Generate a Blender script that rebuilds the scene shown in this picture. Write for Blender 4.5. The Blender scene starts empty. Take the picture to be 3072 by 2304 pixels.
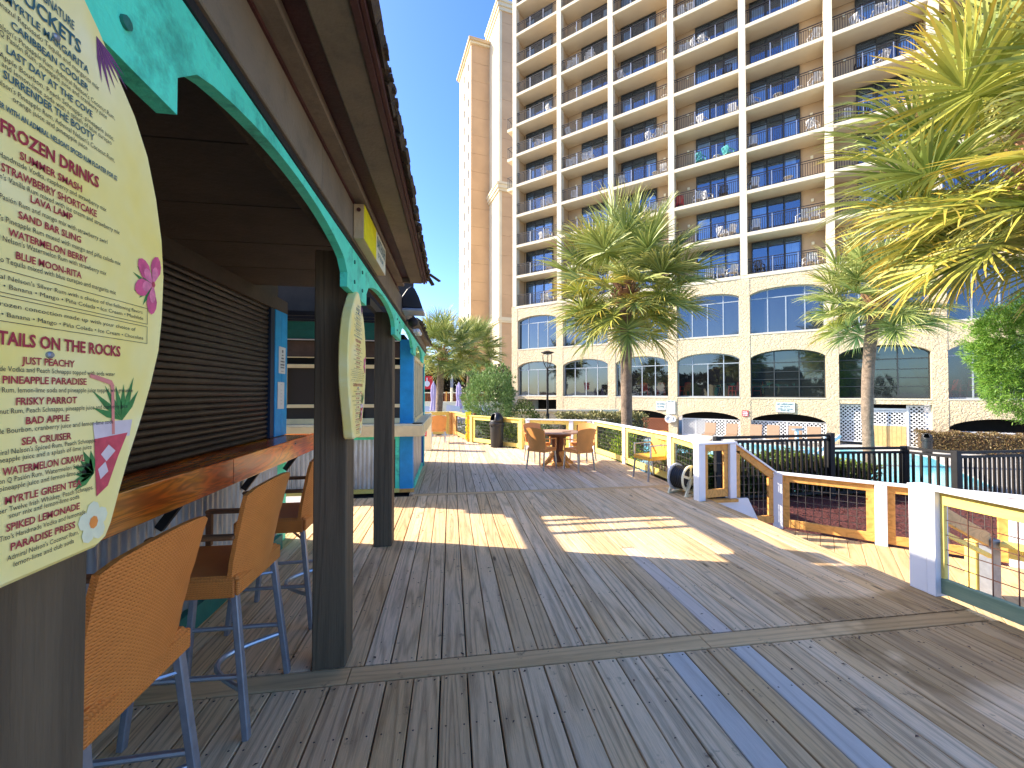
import bpy, math, random
import numpy as np
from math import sin, cos, pi, radians, sqrt, atan2, hypot
from mathutils import Vector, Matrix, Euler
random.seed(7); NR = np.random.default_rng(7)
C = bpy.context.scene.collection
SC = bpy.context.scene
# ------------------------------------------------------------------ camera, sky, sun
cam = bpy.data.objects.new('camera', bpy.data.cameras.new('camera')); C.objects.link(cam)
cam.data.sensor_width = 36; cam.data.lens = 36*1236/3072; cam.data.clip_start = .02; cam.data.clip_end = 1500
cam.location = (0, 0, 1.65); cam.rotation_euler = (radians(91.0), 0, radians(-8.42))
SC.camera = cam
SUN_H, SUN_E = 288.3, 33.0          # compass heading (from +Y, clockwise) and height of the sun
W = bpy.data.worlds.new('World'); SC.world = W; W.use_nodes = True
wn = W.node_tree.nodes; wl = W.node_tree.links
bgn = [n for n in wn if n.type == 'BACKGROUND'][0]
sky = wn.new('ShaderNodeTexSky'); sky.sky_type = 'NISHITA'; sky.sun_disc = False
sky.sun_elevation = radians(SUN_E); sky.sun_rotation = radians(SUN_H)
sky.air_density = .8; sky.dust_density = 1.0; sky.ozone_density = 3.0
hsn = wn.new('ShaderNodeHueSaturation'); hsn.inputs['Saturation'].default_value = 1.25; hsn.inputs['Hue'].default_value = .511; wl.new(sky.outputs[0], hsn.inputs['Color'])
wl.new(hsn.outputs[0], bgn.inputs[0]); bgn.inputs[1].default_value = .12
sl = bpy.data.lights.new('sun', 'SUN'); sl.energy = 2.9; sl.angle = radians(.5); sl.color = (1, .90, .76)
so = bpy.data.objects.new('sun', sl); C.objects.link(so)
sd = Vector((sin(radians(SUN_H))*cos(radians(SUN_E)), cos(radians(SUN_H))*cos(radians(SUN_E)), sin(radians(SUN_E))))
so.rotation_euler = sd.to_track_quat('Z', 'Y').to_euler(); so.location = sd*60
SC.view_settings.view_transform = 'Standard'; SC.view_settings.look = 'None'
SC.view_settings.gamma = 1; SC.view_settings.use_curve_mapping = False
SC.view_settings.exposure = 2.1
SC.cycles.max_bounces = 8; SC.cycles.diffuse_bounces = 4; SC.cycles.transparent_max_bounces = 12

# ------------------------------------------------------------------ helpers
WL = {}                                  # world location of parents (none of them rotated unless built in local space)
class MB:
    def __init__(s): s.v = []; s.f = []; s.T = None
    def add(s, vs, fs):
        o = len(s.v)
        if s.T is not None: vs = [tuple(s.T @ Vector(v)) for v in vs]
        s.v += [tuple(v) for v in vs]; s.f += [tuple(o+i for i in f) for f in fs]
        return s
    def box(s, x0, x1, y0, y1, z0, z1):
        return s.add([(x0,y0,z0),(x1,y0,z0),(x1,y1,z0),(x0,y1,z0),(x0,y0,z1),(x1,y0,z1),(x1,y1,z1),(x0,y1,z1)],
              [(0,3,2,1),(4,5,6,7),(0,1,5,4),(1,2,6,5),(2,3,7,6),(3,0,4,7)])
    def bar(s, p, q, w, h, up=(0,0,1)):       # rectangular bar from p to q, w sideways, h along up
        p = Vector(p); q = Vector(q); d = (q-p).normalized(); u = Vector(up)
        if abs(d.dot(u)) > .98: u = Vector((0,1,0))
        a = d.cross(u).normalized()*w/2; b = a.cross(d).normalized()*h/2
        return s.add([p-a-b,p+a-b,p+a+b,p-a+b,q-a-b,q+a-b,q+a+b,q-a+b],
              [(0,1,2,3),(7,6,5,4),(0,4,5,1),(1,5,6,2),(2,6,7,3),(3,7,4,0)])
    def tube(s, pts, r, n=8, cap=True):
        pts = [Vector(p) for p in pts]; k = len(pts); rs = r if isinstance(r, (list, tuple)) else [r]*k
        vs = []; prev = None
        for i, p in enumerate(pts):
            d = (pts[min(i+1,k-1)]-pts[max(i-1,0)]).normalized()
            u = prev if prev is not None else (Vector((0,0,1)) if abs(d.z) < .9 else Vector((1,0,0)))
            a = d.cross(u).normalized(); b = a.cross(d).normalized(); prev = b
            for j in range(n):
                t = 2*pi*j/n; vs.append(p + a*cos(t)*rs[i] + b*sin(t)*rs[i])
        fs = [(i*n+j, i*n+(j+1)%n, (i+1)*n+(j+1)%n, (i+1)*n+j) for i in range(k-1) for j in range(n)]
        if cap: fs += [tuple(range(n-1,-1,-1)), tuple((k-1)*n+j for j in range(n))]
        return s.add(vs, fs)
    def lathe(s, prof, c=(0,0,0), n=24, axis='z'):
        vs = []
        for r, z in prof:
            for j in range(n):
                t = 2*pi*j/n
                v = (r*cos(t), r*sin(t), z) if axis == 'z' else ((z, r*cos(t), r*sin(t)) if axis == 'x' else (r*cos(t), z, r*sin(t)))
                vs.append((v[0]+c[0], v[1]+c[1], v[2]+c[2]))
        k = len(prof)
        fs = [(i*n+j, i*n+(j+1)%n, (i+1)*n+(j+1)%n, (i+1)*n+j) for i in range(k-1) for j in range(n)]
        if prof[0][0] > 1e-5: fs.append(tuple(range(n-1,-1,-1)))
        if prof[-1][0] > 1e-5: fs.append(tuple((k-1)*n+j for j in range(n)))
        return s.add(vs, fs)
    def prism(s, poly, f, a, b):              # poly: 2D points; f(u,v,t) -> 3D, extruded t=a..b
        n = len(poly)
        vs = [f(u,v,a) for u,v in poly]+[f(u,v,b) for u,v in poly]
        return s.add(vs, [tuple(range(n-1,-1,-1)), tuple(range(n,2*n))]+[(i,(i+1)%n,(i+1)%n+n,i+n) for i in range(n)])
    def strip(s, top, bot, f, a, b):          # solid between two polylines with the same count (non convex shapes)
        n = len(top)
        for i in range(n-1):
            q = [bot[i], bot[i+1], top[i+1], top[i]]
            vs = [f(u,v,a) for u,v in q]+[f(u,v,b) for u,v in q]
            fs = [(3,2,1,0),(4,5,6,7),(0,1,5,4),(2,3,7,6)]
            if i == 0: fs.append((3,0,4,7))
            if i == n-2: fs.append((1,2,6,5))
            s.add(vs, fs)
        return s
    def mesh(s, name, m, smooth=False):
        me = bpy.data.meshes.new(name); me.from_pydata(s.v, [], s.f); me.update()
        me.materials.append(m)
        if smooth: me.shade_smooth()
        return me
    def build(s, name, m, parent=None, smooth=False, bev=0, local=False, label=None, cat=None, group=None, kind=None, fix=False):
        if parent is not None and not local:
            o = WL.get(parent.name, Vector((0,0,0))); s.v = [(v[0]-o[0], v[1]-o[1], v[2]-o[2]) for v in s.v]
        me = s.mesh(name, m, smooth)
        if fix:
            import bmesh
            bm = bmesh.new(); bm.from_mesh(me); bmesh.ops.remove_doubles(bm, verts=bm.verts, dist=1e-4)
            bmesh.ops.recalc_face_normals(bm, faces=bm.faces); bm.to_mesh(me); bm.free()
        ob = bpy.data.objects.new(name, me); C.objects.link(ob)
        if parent is not None: ob.parent = parent
        if parent is not None and not local: WL[ob.name] = WL.get(parent.name, Vector((0,0,0)))
        if smooth:
            md = ob.modifiers.new('e', 'EDGE_SPLIT'); md.split_angle = radians(35)
        if bev:
            md = ob.modifiers.new('b', 'BEVEL'); md.width = bev; md.segments = 1; md.limit_method = 'ANGLE'
        return tag(ob, label, cat, group, kind)
def tag(o, label=None, cat=None, group=None, kind=None):
    if label: o['label'] = label
    if cat: o['category'] = cat
    if group: o['group'] = group
    if kind: o['kind'] = kind
    return o
def thing(name, label, cat, loc=(0,0,0), rz=0, group=None):
    o = bpy.data.objects.new(name, None); C.objects.link(o); o.empty_display_size = .1
    o.location = loc; o.rotation_euler = (0,0,rz); WL[o.name] = Vector(loc)
    return tag(o, label, cat, group)
def place(name, me, parent, loc=(0,0,0), rot=(0,0,0), sc=(1,1,1)):      # an object sharing mesh data
    o = bpy.data.objects.new(name, me); C.objects.link(o); o.parent = parent
    o.location = loc; o.rotation_euler = rot; o.scale = sc
    return o
def copy_tree(o, parent=None, loc=None, rz=None, label=None, group=None):
    c = o.copy(); C.objects.link(c)
    if parent: c.parent = parent
    if loc is not None: c.location = loc
    if rz is not None: c.rotation_euler = (0,0,rz)
    if label: c['label'] = label
    if group: c['group'] = group
    for ch in list(o.children): copy_tree(ch, c)
    return c

# ------------------------------------------------------------------ materials
class NT:
    def __init__(s, name):
        s.m = bpy.data.materials.new(name); s.m.use_nodes = True; s.t = s.m.node_tree; s.n = s.t.nodes
        s.b = s.n['Principled BSDF']; s.o = s.n['Material Output']
    def node(s, t, **k):
        x = s.n.new(t)
        for a, v in k.items(): setattr(x, a, v)
        return x
    def link(s, a, b): s.t.links.new(a, b)
    def put(s, inp, v):
        if hasattr(v, 'is_output') or isinstance(v, bpy.types.NodeSocket): s.link(v, inp)
        else: inp.default_value = v
    def math(s, op, a, b=0.0, c=0.0, clamp=False):
        x = s.node('ShaderNodeMath', operation=op); x.use_clamp = clamp
        s.put(x.inputs[0], a); s.put(x.inputs[1], b); s.put(x.inputs[2], c); return x.outputs[0]
    def coord(s, kind='Object', rnd=True, scale=(1,1,1)):
        tc = s.node('ShaderNodeTexCoord'); out = tc.outputs[kind]
        mp = s.node('ShaderNodeMapping'); mp.inputs['Scale'].default_value = scale
        if rnd:
            oi = s.node('ShaderNodeObjectInfo'); mm = s.node('ShaderNodeVectorMath', operation='SCALE')
            cx = s.node('ShaderNodeCombineXYZ'); r = oi.outputs['Random']
            s.link(r, cx.inputs[0]); s.link(s.math('MULTIPLY', r, 7.3), cx.inputs[1]); s.link(s.math('MULTIPLY', r, 3.1), cx.inputs[2])
            s.link(cx.outputs[0], mm.inputs[0]); mm.inputs['Scale'].default_value = 37
            ad = s.node('ShaderNodeVectorMath', operation='ADD'); s.link(out, ad.inputs[0]); s.link(mm.outputs[0], ad.inputs[1]); out = ad.outputs[0]
        s.link(out, mp.inputs[0]); return mp.outputs[0]
    def noise(s, v, scale, detail=3, rough=.55, dist=0):
        x = s.node('ShaderNodeTexNoise'); s.link(v, x.inputs['Vector']); x.inputs['Scale'].default_value = scale
        x.inputs['Detail'].default_value = detail; x.inputs['Roughness'].default_value = rough; x.inputs['Distortion'].default_value = dist
        return x.outputs['Fac']
    def ramp(s, v, stops):
        x = s.node('ShaderNodeValToRGB'); s.link(v, x.inputs[0]); e = x.color_ramp.elements
        while len(e) < len(stops): e.new(.5)
        for i, (p, c) in enumerate(stops): e[i].position = p; e[i].color = (*c, 1) if len(c) == 3 else c
        return x.outputs[0]
    def mix(s, f, a, b, mode='MIX'):
        x = s.node('ShaderNodeMix', data_type='RGBA', blend_type=mode)
        s.put(x.inputs[0], f)
        for i, v in ((6, a), (7, b)):
            if isinstance(v, tuple): x.inputs[i].default_value = (*v, 1)
            else: s.link(v, x.inputs[i])
        return x.outputs[2]
    def bump(s, h, strength=.3, dist=.01):
        x = s.node('ShaderNodeBump'); s.link(h, x.inputs['Height']); x.inputs['Strength'].default_value = strength
        x.inputs['Distance'].default_value = dist; s.link(x.outputs[0], s.b.inputs['Normal'])
    def fin(s, col=None, rough=None, metal=None, spec=None):
        for k, v in (('Base Color', col), ('Roughness', rough), ('Metallic', metal), ('Specular IOR Level', spec)):
            if v is None: continue
            if isinstance(v, tuple): v = (*v, 1)
            s.put(s.b.inputs[k], v)
        return s.m
def paint(name, col, rough=.6, var=.25, scale=6, bump=.15, bs=60, metal=0, spec=.4, dirt=None, dd=.5):
    t = NT(name); v = t.coord(rnd=True)
    n1 = t.noise(v, scale, 4, .6); n2 = t.noise(v, bs, 3)
    lo = tuple(c*(1-var) for c in col); hi = tuple(min(1, c*(1+var*.5)) for c in col)
    c = t.ramp(n1, [(.3, lo), (.7, hi)])
    if dirt:
        n3 = t.noise(v, scale*2.7, 6, .7); f = t.math('MULTIPLY', t.ramp(n3, [(.5, (0,0,0)), (.68, (1,1,1))]), dd)
        c = t.mix(f, c, dirt)
    if bump: t.bump(n2, bump, .01)
    return t.fin(c, rough, metal, spec)
def wood(name, light, dark, axis='y', ring=12, contrast=1.0, rough=.7, gray=None, knots=True, fine=150, stain=False, bump=.35, objvar=.25, spec=.25):
    """board with long grain, cathedral rings, knots and a tone of its own per board; grain runs along local axis"""
    t = NT(name); st = .05
    sc = {'x': (st,1,1), 'y': (1,st,1), 'z': (1,1,st)}[axis]
    v = t.coord(scale=sc)
    low = t.noise(v, 6.5, 1.2, .4, .25)
    rg = t.math('SINE', t.math('MULTIPLY', low, ring*2*pi)); rg = t.math('MULTIPLY_ADD', rg, .5, .5)
    rg = t.math('POWER', rg, 2.6)
    fi = t.noise(v, fine, 4, .65)
    g = t.math('ADD', t.math('MULTIPLY', rg, .50*contrast), t.math('MULTIPLY', t.math('SUBTRACT', fi, .5), 1.3*contrast))
    c = t.mix(t.math('ADD', g, .12, clamp=True), light, dark)
    oi = t.node('ShaderNodeObjectInfo'); r = oi.outputs['Random']
    if gray:
        v2 = t.coord(scale={'x': (.35,1,1), 'y': (1,.35,1), 'z': (1,1,.35)}[axis])
        gf = t.math('ADD', t.math('MULTIPLY', t.noise(v2, 2.2, 4, .6), 1.5), t.math('MULTIPLY', r, .5)); gf = t.math('SUBTRACT', gf, .55, clamp=True)
        gl = t.mix(t.math('ADD', g, .12, clamp=True), gray, tuple(x*.42 for x in gray))
        c = t.mix(gf, c, gl)
    if knots:
        vo = t.node('ShaderNodeTexVoronoi'); vk = t.coord(scale={'x': (.28,1,1), 'y': (1,.28,1), 'z': (1,1,.28)}[axis])
        t.link(vk, vo.inputs['Vector']); vo.inputs['Scale'].default_value = 3.6
        kf = t.ramp(vo.outputs['Distance'], [(.035, (1,1,1)), (.075, (0,0,0))])
        c = t.mix(t.math('MULTIPLY', kf, .8), c, tuple(x*.22 for x in dark))
    if stain:      # an old oil stain on the boards by the white double post, and small dark spots
        ge = t.node('ShaderNodeNewGeometry'); sx = t.node('ShaderNodeSeparateXYZ'); t.link(ge.outputs['Position'], sx.inputs[0])
        nn = t.node('ShaderNodeTexNoise'); t.link(ge.outputs['Position'], nn.inputs['Vector']); nn.inputs['Scale'].default_value = 2.2; nn.inputs['Detail'].default_value = 5
        w = t.math('MULTIPLY', t.math('SUBTRACT', nn.outputs['Fac'], .5), 1.0)
        fx = t.math('MULTIPLY', t.math('SUBTRACT', t.math('ADD', sx.outputs[0], w), 2.62), 9, clamp=True)
        fy = t.math('MULTIPLY', t.math('SUBTRACT', 2.98, t.math('ADD', sx.outputs[1], t.math('MULTIPLY', w, .35))), 14, clamp=True)
        fy2 = t.math('MULTIPLY', t.math('SUBTRACT', t.math('ADD', sx.outputs[1], w), 1.75), 5, clamp=True)
        m_ = t.math('MULTIPLY', t.math('MULTIPLY', fx, fy), fy2)
        c = t.mix(t.math('MULTIPLY', m_, .75), c, t.mix(t.math('ADD', g, .12, clamp=True), (.40,.235,.085), (.15,.075,.025)))
        n3 = t.node('ShaderNodeTexNoise'); t.link(ge.outputs['Position'], n3.inputs['Vector']); n3.inputs['Scale'].default_value = 5.5; n3.inputs['Detail'].default_value = 6; n3.inputs['Roughness'].default_value = .7
        c = t.mix(t.math('MULTIPLY', t.ramp(n3.outputs['Fac'], [(.62,(0,0,0)),(.70,(1,1,1))]), .7), c, (.05,.03,.02))
    hv = t.node('ShaderNodeHueSaturation'); t.link(c, hv.inputs['Color'])
    t.put(hv.inputs['Value'], t.math('MULTIPLY_ADD', r, objvar*2, 1-objvar)); hv.inputs['Saturation'].default_value = 1
    t.bump(g, bump, .004)
    return t.fin(hv.outputs[0], rough, 0, spec)
def leafmat(name, a, b, tipc=None, trans=.3, rough=.45):
    """leaf colour from the per-leaf attribute v (0..1) and, for fans, t along the segment"""
    t = NT(name); at = t.node('ShaderNodeAttribute'); at.attribute_name = 'v'
    c = t.mix(at.outputs['Fac'], a, b)
    if tipc:
        a2 = t.node('ShaderNodeAttribute'); a2.attribute_name = 't'
        oi = t.node('ShaderNodeObjectInfo')
        c = t.mix(t.math('MULTIPLY', t.math('POWER', a2.outputs['Fac'], 1.4), t.math('MULTIPLY_ADD', oi.outputs['Random'], .6, .35), clamp=True), c, tipc)
    t.link(c, t.b.inputs['Base Color']); t.b.inputs['Roughness'].default_value = rough; t.b.inputs['Specular IOR Level'].default_value = .35
    tr = t.node('ShaderNodeBsdfTranslucent'); t.link(c, tr.inputs['Color'])
    mx = t.node('ShaderNodeMixShader'); mx.inputs[0].default_value = trans
    t.link(t.b.outputs[0], mx.inputs[1]); t.link(tr.outputs[0], mx.inputs[2]); t.link(mx.outputs[0], t.o.inputs['Surface'])
    return t.m
def glass(name, tint, refl, see=.6, rough=.03, gcol=(.8,.9,1)):
    t = NT(name); tb = t.node('ShaderNodeBsdfTransparent'); tb.inputs[0].default_value = (*tint, 1)
    db = t.node('ShaderNodeBsdfDiffuse'); db.inputs[0].default_value = (tint[0]*.15, tint[1]*.15, tint[2]*.15, 1)
    m0 = t.node('ShaderNodeMixShader'); m0.inputs[0].default_value = see; t.link(db.outputs[0], m0.inputs[1]); t.link(tb.outputs[0], m0.inputs[2])
    gl = t.node('ShaderNodeBsdfGlossy'); gl.inputs['Color'].default_value = (*gcol, 1); gl.inputs['Roughness'].default_value = rough
    nz = t.noise(t.coord('Object', True, (1,1,.4)), .9, 2); bp = t.node('ShaderNodeBump'); t.link(nz, bp.inputs['Height']); bp.inputs['Strength'].default_value = .25; bp.inputs['Distance'].default_value = .03
    t.link(bp.outputs[0], gl.inputs['Normal'])
    m1 = t.node('ShaderNodeMixShader'); m1.inputs[0].default_value = refl; t.link(m0.outputs[0], m1.inputs[1]); t.link(gl.outputs[0], m1.inputs[2])
    t.link(m1.outputs[0], t.o.inputs['Surface']); return t.m

M = {}
M['plank'] = wood('deck_plank_wood', (.86,.54,.24), (.36,.20,.08), 'y', 10, 1.0, .72, gray=(.78,.58,.36), objvar=.13, stain=True)
M['plank_far'] = wood('deck_plank_dry', (.76,.54,.30), (.38,.24,.12), 'y', 10, .9, .75, gray=(.72,.58,.42), objvar=.1)
M['plank_pale'] = wood('bleached_plank', (.66,.58,.46), (.40,.34,.26), 'y', 9, .8, .75, objvar=.06, knots=False)
M['plank_pale2'] = wood('greyish_plank', (.74,.58,.42), (.44,.32,.22), 'y', 9, .8, .75, objvar=.04)
M['plank_cross'] = wood('cross_board_wood', (.72,.46,.21), (.38,.22,.09), 'x', 7, .7, .72, objvar=.1, stain=True)
M['plank_new'] = wood('new_deck_wood', (.68,.47,.23), (.42,.25,.10), 'y', 10, .8, .7, objvar=.1)
M['rail_yellow'] = wood('new_pine', (.84,.66,.18), (.64,.45,.09), 'y', 6, .6, .6, objvar=.06, bump=.1)
M['rail_brown'] = wood('stained_cedar', (.74,.38,.10), (.42,.18,.04), 'y', 6, .8, .6, objvar=.1, bump=.15)
M['rail_shaded'] = wood('shaded_pine', (.26,.34,.22), (.12,.20,.13), 'y', 6, .9, .6, objvar=.1)  # greenish pine: shade on the near bottom rail is put into the colour
M['white'] = paint('white_paint', (.80,.80,.80), .45, .06, 3, .08, 80)
M['post_dark'] = wood('charcoal_post_paint', (.135,.098,.058), (.062,.045,.027), 'z', 9, .8, .8, knots=True, fine=110, bump=.6, objvar=.08)
M['teal'] = paint('teal_paint', (.10,.82,.55), .55, .2, 3, .35, 50, dirt=(.015,.16,.11), dd=.55)
M['teal_dark'] = paint('dark_teal_paint', (.02,.16,.12), .6, .2, 4, .2)
M['taupe'] = paint('taupe_painted_board', (.19,.145,.095), .7, .2, 3, .3, 55, dirt=(.07,.06,.045), dd=.4)
M['black'] = paint('black_paint', (.012,.011,.011), .6, .3, 8, .2)
M['maroon'] = paint('maroon_trim', (.075,.022,.018), .55, .3, 8, .2)
M['shingle'] = paint('mossy_shingle', (.07,.045,.028), .9, .5, 12, .8, 60, dirt=(.12,.10,.03), dd=.7)
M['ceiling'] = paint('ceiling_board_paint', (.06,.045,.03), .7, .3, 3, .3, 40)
M['shutter'] = paint('shutter_metal', (.028,.020,.014), .38, .5, 3, .2, 30, metal=.35, spec=.6, dirt=(.07,.055,.04), dd=.5)
M['navy'] = paint('navy_paint', (.008,.022,.05), .5, .2, 4)
M['blue'] = paint('blue_painted_wood', (.015,.30,.60), .5, .2, 5, .3, 40)
M['blue_back'] = paint('slate_blue_paint', (.01,.13,.33), .5, .2, 5, .3, 40)
M['cream'] = paint('cream_painted_wood', (.85,.68,.36), .55, .15, 4, .2, 40)
M['cream_p'] = paint('pale_cream_paint', (.80,.74,.50), .55, .1, 4, .1)
M['sign_y'] = paint('yellow_sign_paint', (.80,.70,.01), .5, .12, 14, .1)
M['sign_w'] = paint('pale_sign_paint', (.72,.70,.52), .5, .08, 14, .1)
M['sign_side'] = paint('sign_edge_wood', (.50,.36,.20), .7, .15, 8, .3)
M['orange'] = None
M['alu'] = paint('brushed_aluminium', (.42,.44,.46), .38, .12, 20, .05, metal=.75)
M['alu_d'] = paint('grey_aluminium', (.30,.32,.36), .45, .15, 20, .05, metal=.6)
M['bronze'] = paint('dark_bronze_metal', (.022,.016,.012), .5, .15, 10, .05, metal=.2)
M['winframe'] = paint('window_frame_metal', (.33,.36,.38), .45, .1, 10, .05, metal=.2)
M['winframe_d'] = paint('dark_window_frame', (.03,.035,.035), .45, .1, 10, .05)
M['plastic_blk'] = paint('black_plastic', (.016,.016,.017), .42, .2, 10, .1, 60, spec=.5)
M['red'] = paint('red_plastic', (.55,.025,.015), .45, .1)
M['redsign'] = paint('red_sign_paint', (.60,.02,.03), .5, .08)
M['whitep'] = paint('white_plastic', (.66,.66,.65), .45, .05)
M['tealp'] = paint('turquoise_plastic', (.05,.42,.42), .5, .05)
M['navyp'] = paint('dark_cloth', (.03,.03,.06), .8, .1)
M['wire'] = paint('wire_steel', (.10,.09,.085), .5, .2, 10, 0, metal=.5)
M['wire_rust'] = paint('rusty_wire', (.09,.035,.02), .7, .3, 20, 0)
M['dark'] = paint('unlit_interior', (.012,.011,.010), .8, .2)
M['brownblind'] = paint('brown_blind_cloth', (.085,.055,.038), .75, .25, 9, .2, 90)
M['paper'] = paint('paper', (.60,.61,.57), .7, .04)
M['concrete'] = paint('pool_deck_concrete', (.50,.47,.42), .85, .12, 1.5, .3, 30, dirt=(.3,.26,.2), dd=.3)
M['ground'] = paint('sandy_ground', (.42,.37,.29), .95, .25, .3, .3, 12)
M['brownlat'] = paint('brown_lattice_stain', (.26,.085,.035), .7, .2)
M['mesh_fab'] = paint('tan_sling_fabric', (.33,.21,.125), .7, .1, 8, .3, 200)
M['lilac'] = paint('lilac_umbrella_cloth', (.50,.42,.60), .8, .12, 6, .3, 30)
M['hvac'] = paint('tan_lattice_wood', (.62,.42,.17), .7, .15)

def weave(name, a, b, s=110):
    t = NT(name); v = t.coord('Object', False)
    sx = t.node('ShaderNodeSeparateXYZ'); t.link(v, sx.inputs[0])
    sn = lambda o, k: t.math('SINE', t.math('MULTIPLY', o, k))
    u = t.math('ADD', sx.outputs[0], t.math('MULTIPLY', sx.outputs[1], 1.0))
    w1 = sn(u, s*4.2); zz = t.math('ADD', sx.outputs[2], t.math('MULTIPLY', w1, .0016)); w2 = sn(zz, s*5.6)
    h = t.math('MULTIPLY_ADD', t.math('MULTIPLY', w2, t.math('MULTIPLY_ADD', w1, .35, .65)), .5, .5)
    n = t.noise(v, 9, 3)
    c = t.mix(t.math('MULTIPLY', h, .75), a, b); c = t.mix(t.math('MULTIPLY', n, .5), c, tuple(x*.75 for x in b))
    t.bump(h, .9, .004); return t.fin(c, .5, 0, .4)
M['orange'] = weave('orange_woven_resin', (.95,.33,.06), (.62,.17,.025))
M['orange2'] = paint('tan_orange_resin', (.74,.30,.075), .5, .12, 5, .2, 200)
M['mustard'] = paint('mustard_resin', (.82,.40,.045), .5, .1, 5, .2, 200)
M['brownr'] = paint('brown_resin', (.20,.085,.03), .5, .15, 6, .2)
M['tabletop'] = wood('table_top_wood', (.42,.26,.17), (.24,.13,.07), 'x', 5, .6, .4, knots=False)

def cedar():
    t = NT('glossy_cedar'); v = t.coord(scale=(1,.12,1))
    n = t.noise(v, 9, 3, .6, .6); r = t.math('MULTIPLY_ADD', t.math('SINE', t.math('MULTIPLY', n, 50)), .5, .5)
    big = t.noise(t.coord(scale=(1,.35,1)), 3.5, 2)
    c = t.ramp(big, [(.3, (.36,.03,.004)), (.5, (.88,.16,.01)), (.7, (1,.36,.03))]); c = t.mix(t.math('MULTIPLY', r, .45), c, (.09,.018,.006))
    vo = t.node('ShaderNodeTexVoronoi'); t.link(t.coord(scale=(1,.5,1)), vo.inputs['Vector']); vo.inputs['Scale'].default_value = 4
    c = t.mix(t.math('MULTIPLY', t.ramp(vo.outputs['Distance'], [(.05,(1,1,1)),(.16,(0,0,0))]), .85), c, (.03,.008,.004))
    t.bump(r, .12, .003); m = t.fin(c, .22, 0, .6); t.b.inputs['Coat Weight'].default_value = .3; t.b.inputs['Coat Roughness'].default_value = .12
    return m
M['cedar'] = cedar()
def corrug():
    t = NT('galvanised_sheet'); v = t.coord(rnd=True, scale=(1,1,.25))
    n = t.noise(v, 7, 5, .65); c = t.ramp(n, [(.3,(.22,.235,.24)),(.7,(.55,.57,.57))])
    return t.fin(c, .42, .55, .5)
M['galv'] = corrug()
def stucco(name, col, rough_tex=True, warm=.12):
    t = NT(name); v = t.coord(rnd=False)
    n = t.noise(v, .35, 4); c = t.ramp(n, [(.3, tuple(x*.88 for x in col)), (.7, tuple(min(1,x*1.05) for x in col))])
    if rough_tex:
        a = t.noise(v, 5.5, 3, .5, 1.6); k = t.ramp(a, [(.42,(0,0,0)),(.56,(1,1,1))]); b = t.noise(v, 40, 3)
        c = t.mix(t.math('MULTIPLY', k, .22), c, (col[0]*1.08, col[1]*.86, col[2]*.66))
        t.bump(t.math('ADD', k, t.math('MULTIPLY', b, .3)), .8, .035)
    else: t.bump(t.noise(v, 30, 4), .3, .01)
    return t.fin(c, .85, 0, .2)
M['stucco'] = stucco('knockdown_stucco', (.60,.49,.32))
M['pillar'] = stucco('cream_plaster', (.60,.53,.39), False)
M['soffit'] = stucco('balcony_plaster', (.68,.56,.38), False)
M['tanwall'] = stucco('tan_plaster', (.48,.35,.21), False)
M['tower'] = stucco('tower_tan_plaster', (.52,.34,.19), False)
M['tower_l'] = stucco('tower_cream_plaster', (.66,.57,.39), False)
M['g_bal'] = glass('balcony_door_glass', (.50,.64,.80), .2, .85, .02, (.55,.75,1))
M['g_row2'] = glass('tinted_blue_glass', (.16,.19,.24), .13, .12, .03, (.62,.78,.95))
M['g_row1'] = glass('restaurant_glass', (.40,.42,.42), .12, .9, .02, (.7,.82,.95))
M['g_teal'] = glass('greenish_glass', (.30,.38,.36), .12, .75, .03, (.65,.8,.85))
M['screen'] = glass('insect_screen', (.35,.30,.25), .05, .25, .3, (.8,.8,.8))
M['curtain'] = paint('pale_curtain', (.66,.74,.78), .9, .1, 3, .2, 60)
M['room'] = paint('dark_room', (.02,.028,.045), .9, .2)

# ------------------------------------------------------------------ ground, decks, pool
def sheet(name, pts, z, m, label=None, kind='structure', thick=.0):
    b = MB(); b.add([(x,y,z) for x,y in pts], [tuple(range(len(pts)))])
    return b.build(name, m, kind=kind, label=label)
sheet('ground', [(-900,-900),(900,-900),(900,900),(-900,900)], -1.46, M['ground'])
sheet('pool_deck', [(4,8),(4,34),(14,42),(46,12),(30,-10),(8,-6)], -1.42, M['concrete'])
def water():
    t = NT('pool_water'); v = t.coord('Object', False)
    n = t.noise(v, 1.6, 3, .5, .5); n2 = t.noise(v, .25, 2)
    c = t.ramp(n2, [(.3,(.13,.55,.66)),(.7,(.20,.66,.74))]); t.bump(n, .12, .03)
    return t.fin(c, .08, 0, .5)
PW = [(6.5,15.5),(11.0,25.2),(17.4,21.8),(22.6,17.2),(22.1,15.9),(20.6,14.5),(17.4,10.8),(14,8.5),(9,10.5)]
sheet('pool_water', PW, -1.412, water(), kind='structure')
b = MB()
for i in range(len(PW)):
    p, q = PW[i], PW[(i+1) % len(PW)]
    b.bar((*p,-1.40), (*q,-1.40), .3, .05)
b.build('pool_coping', M['concrete'], kind='structure')

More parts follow.
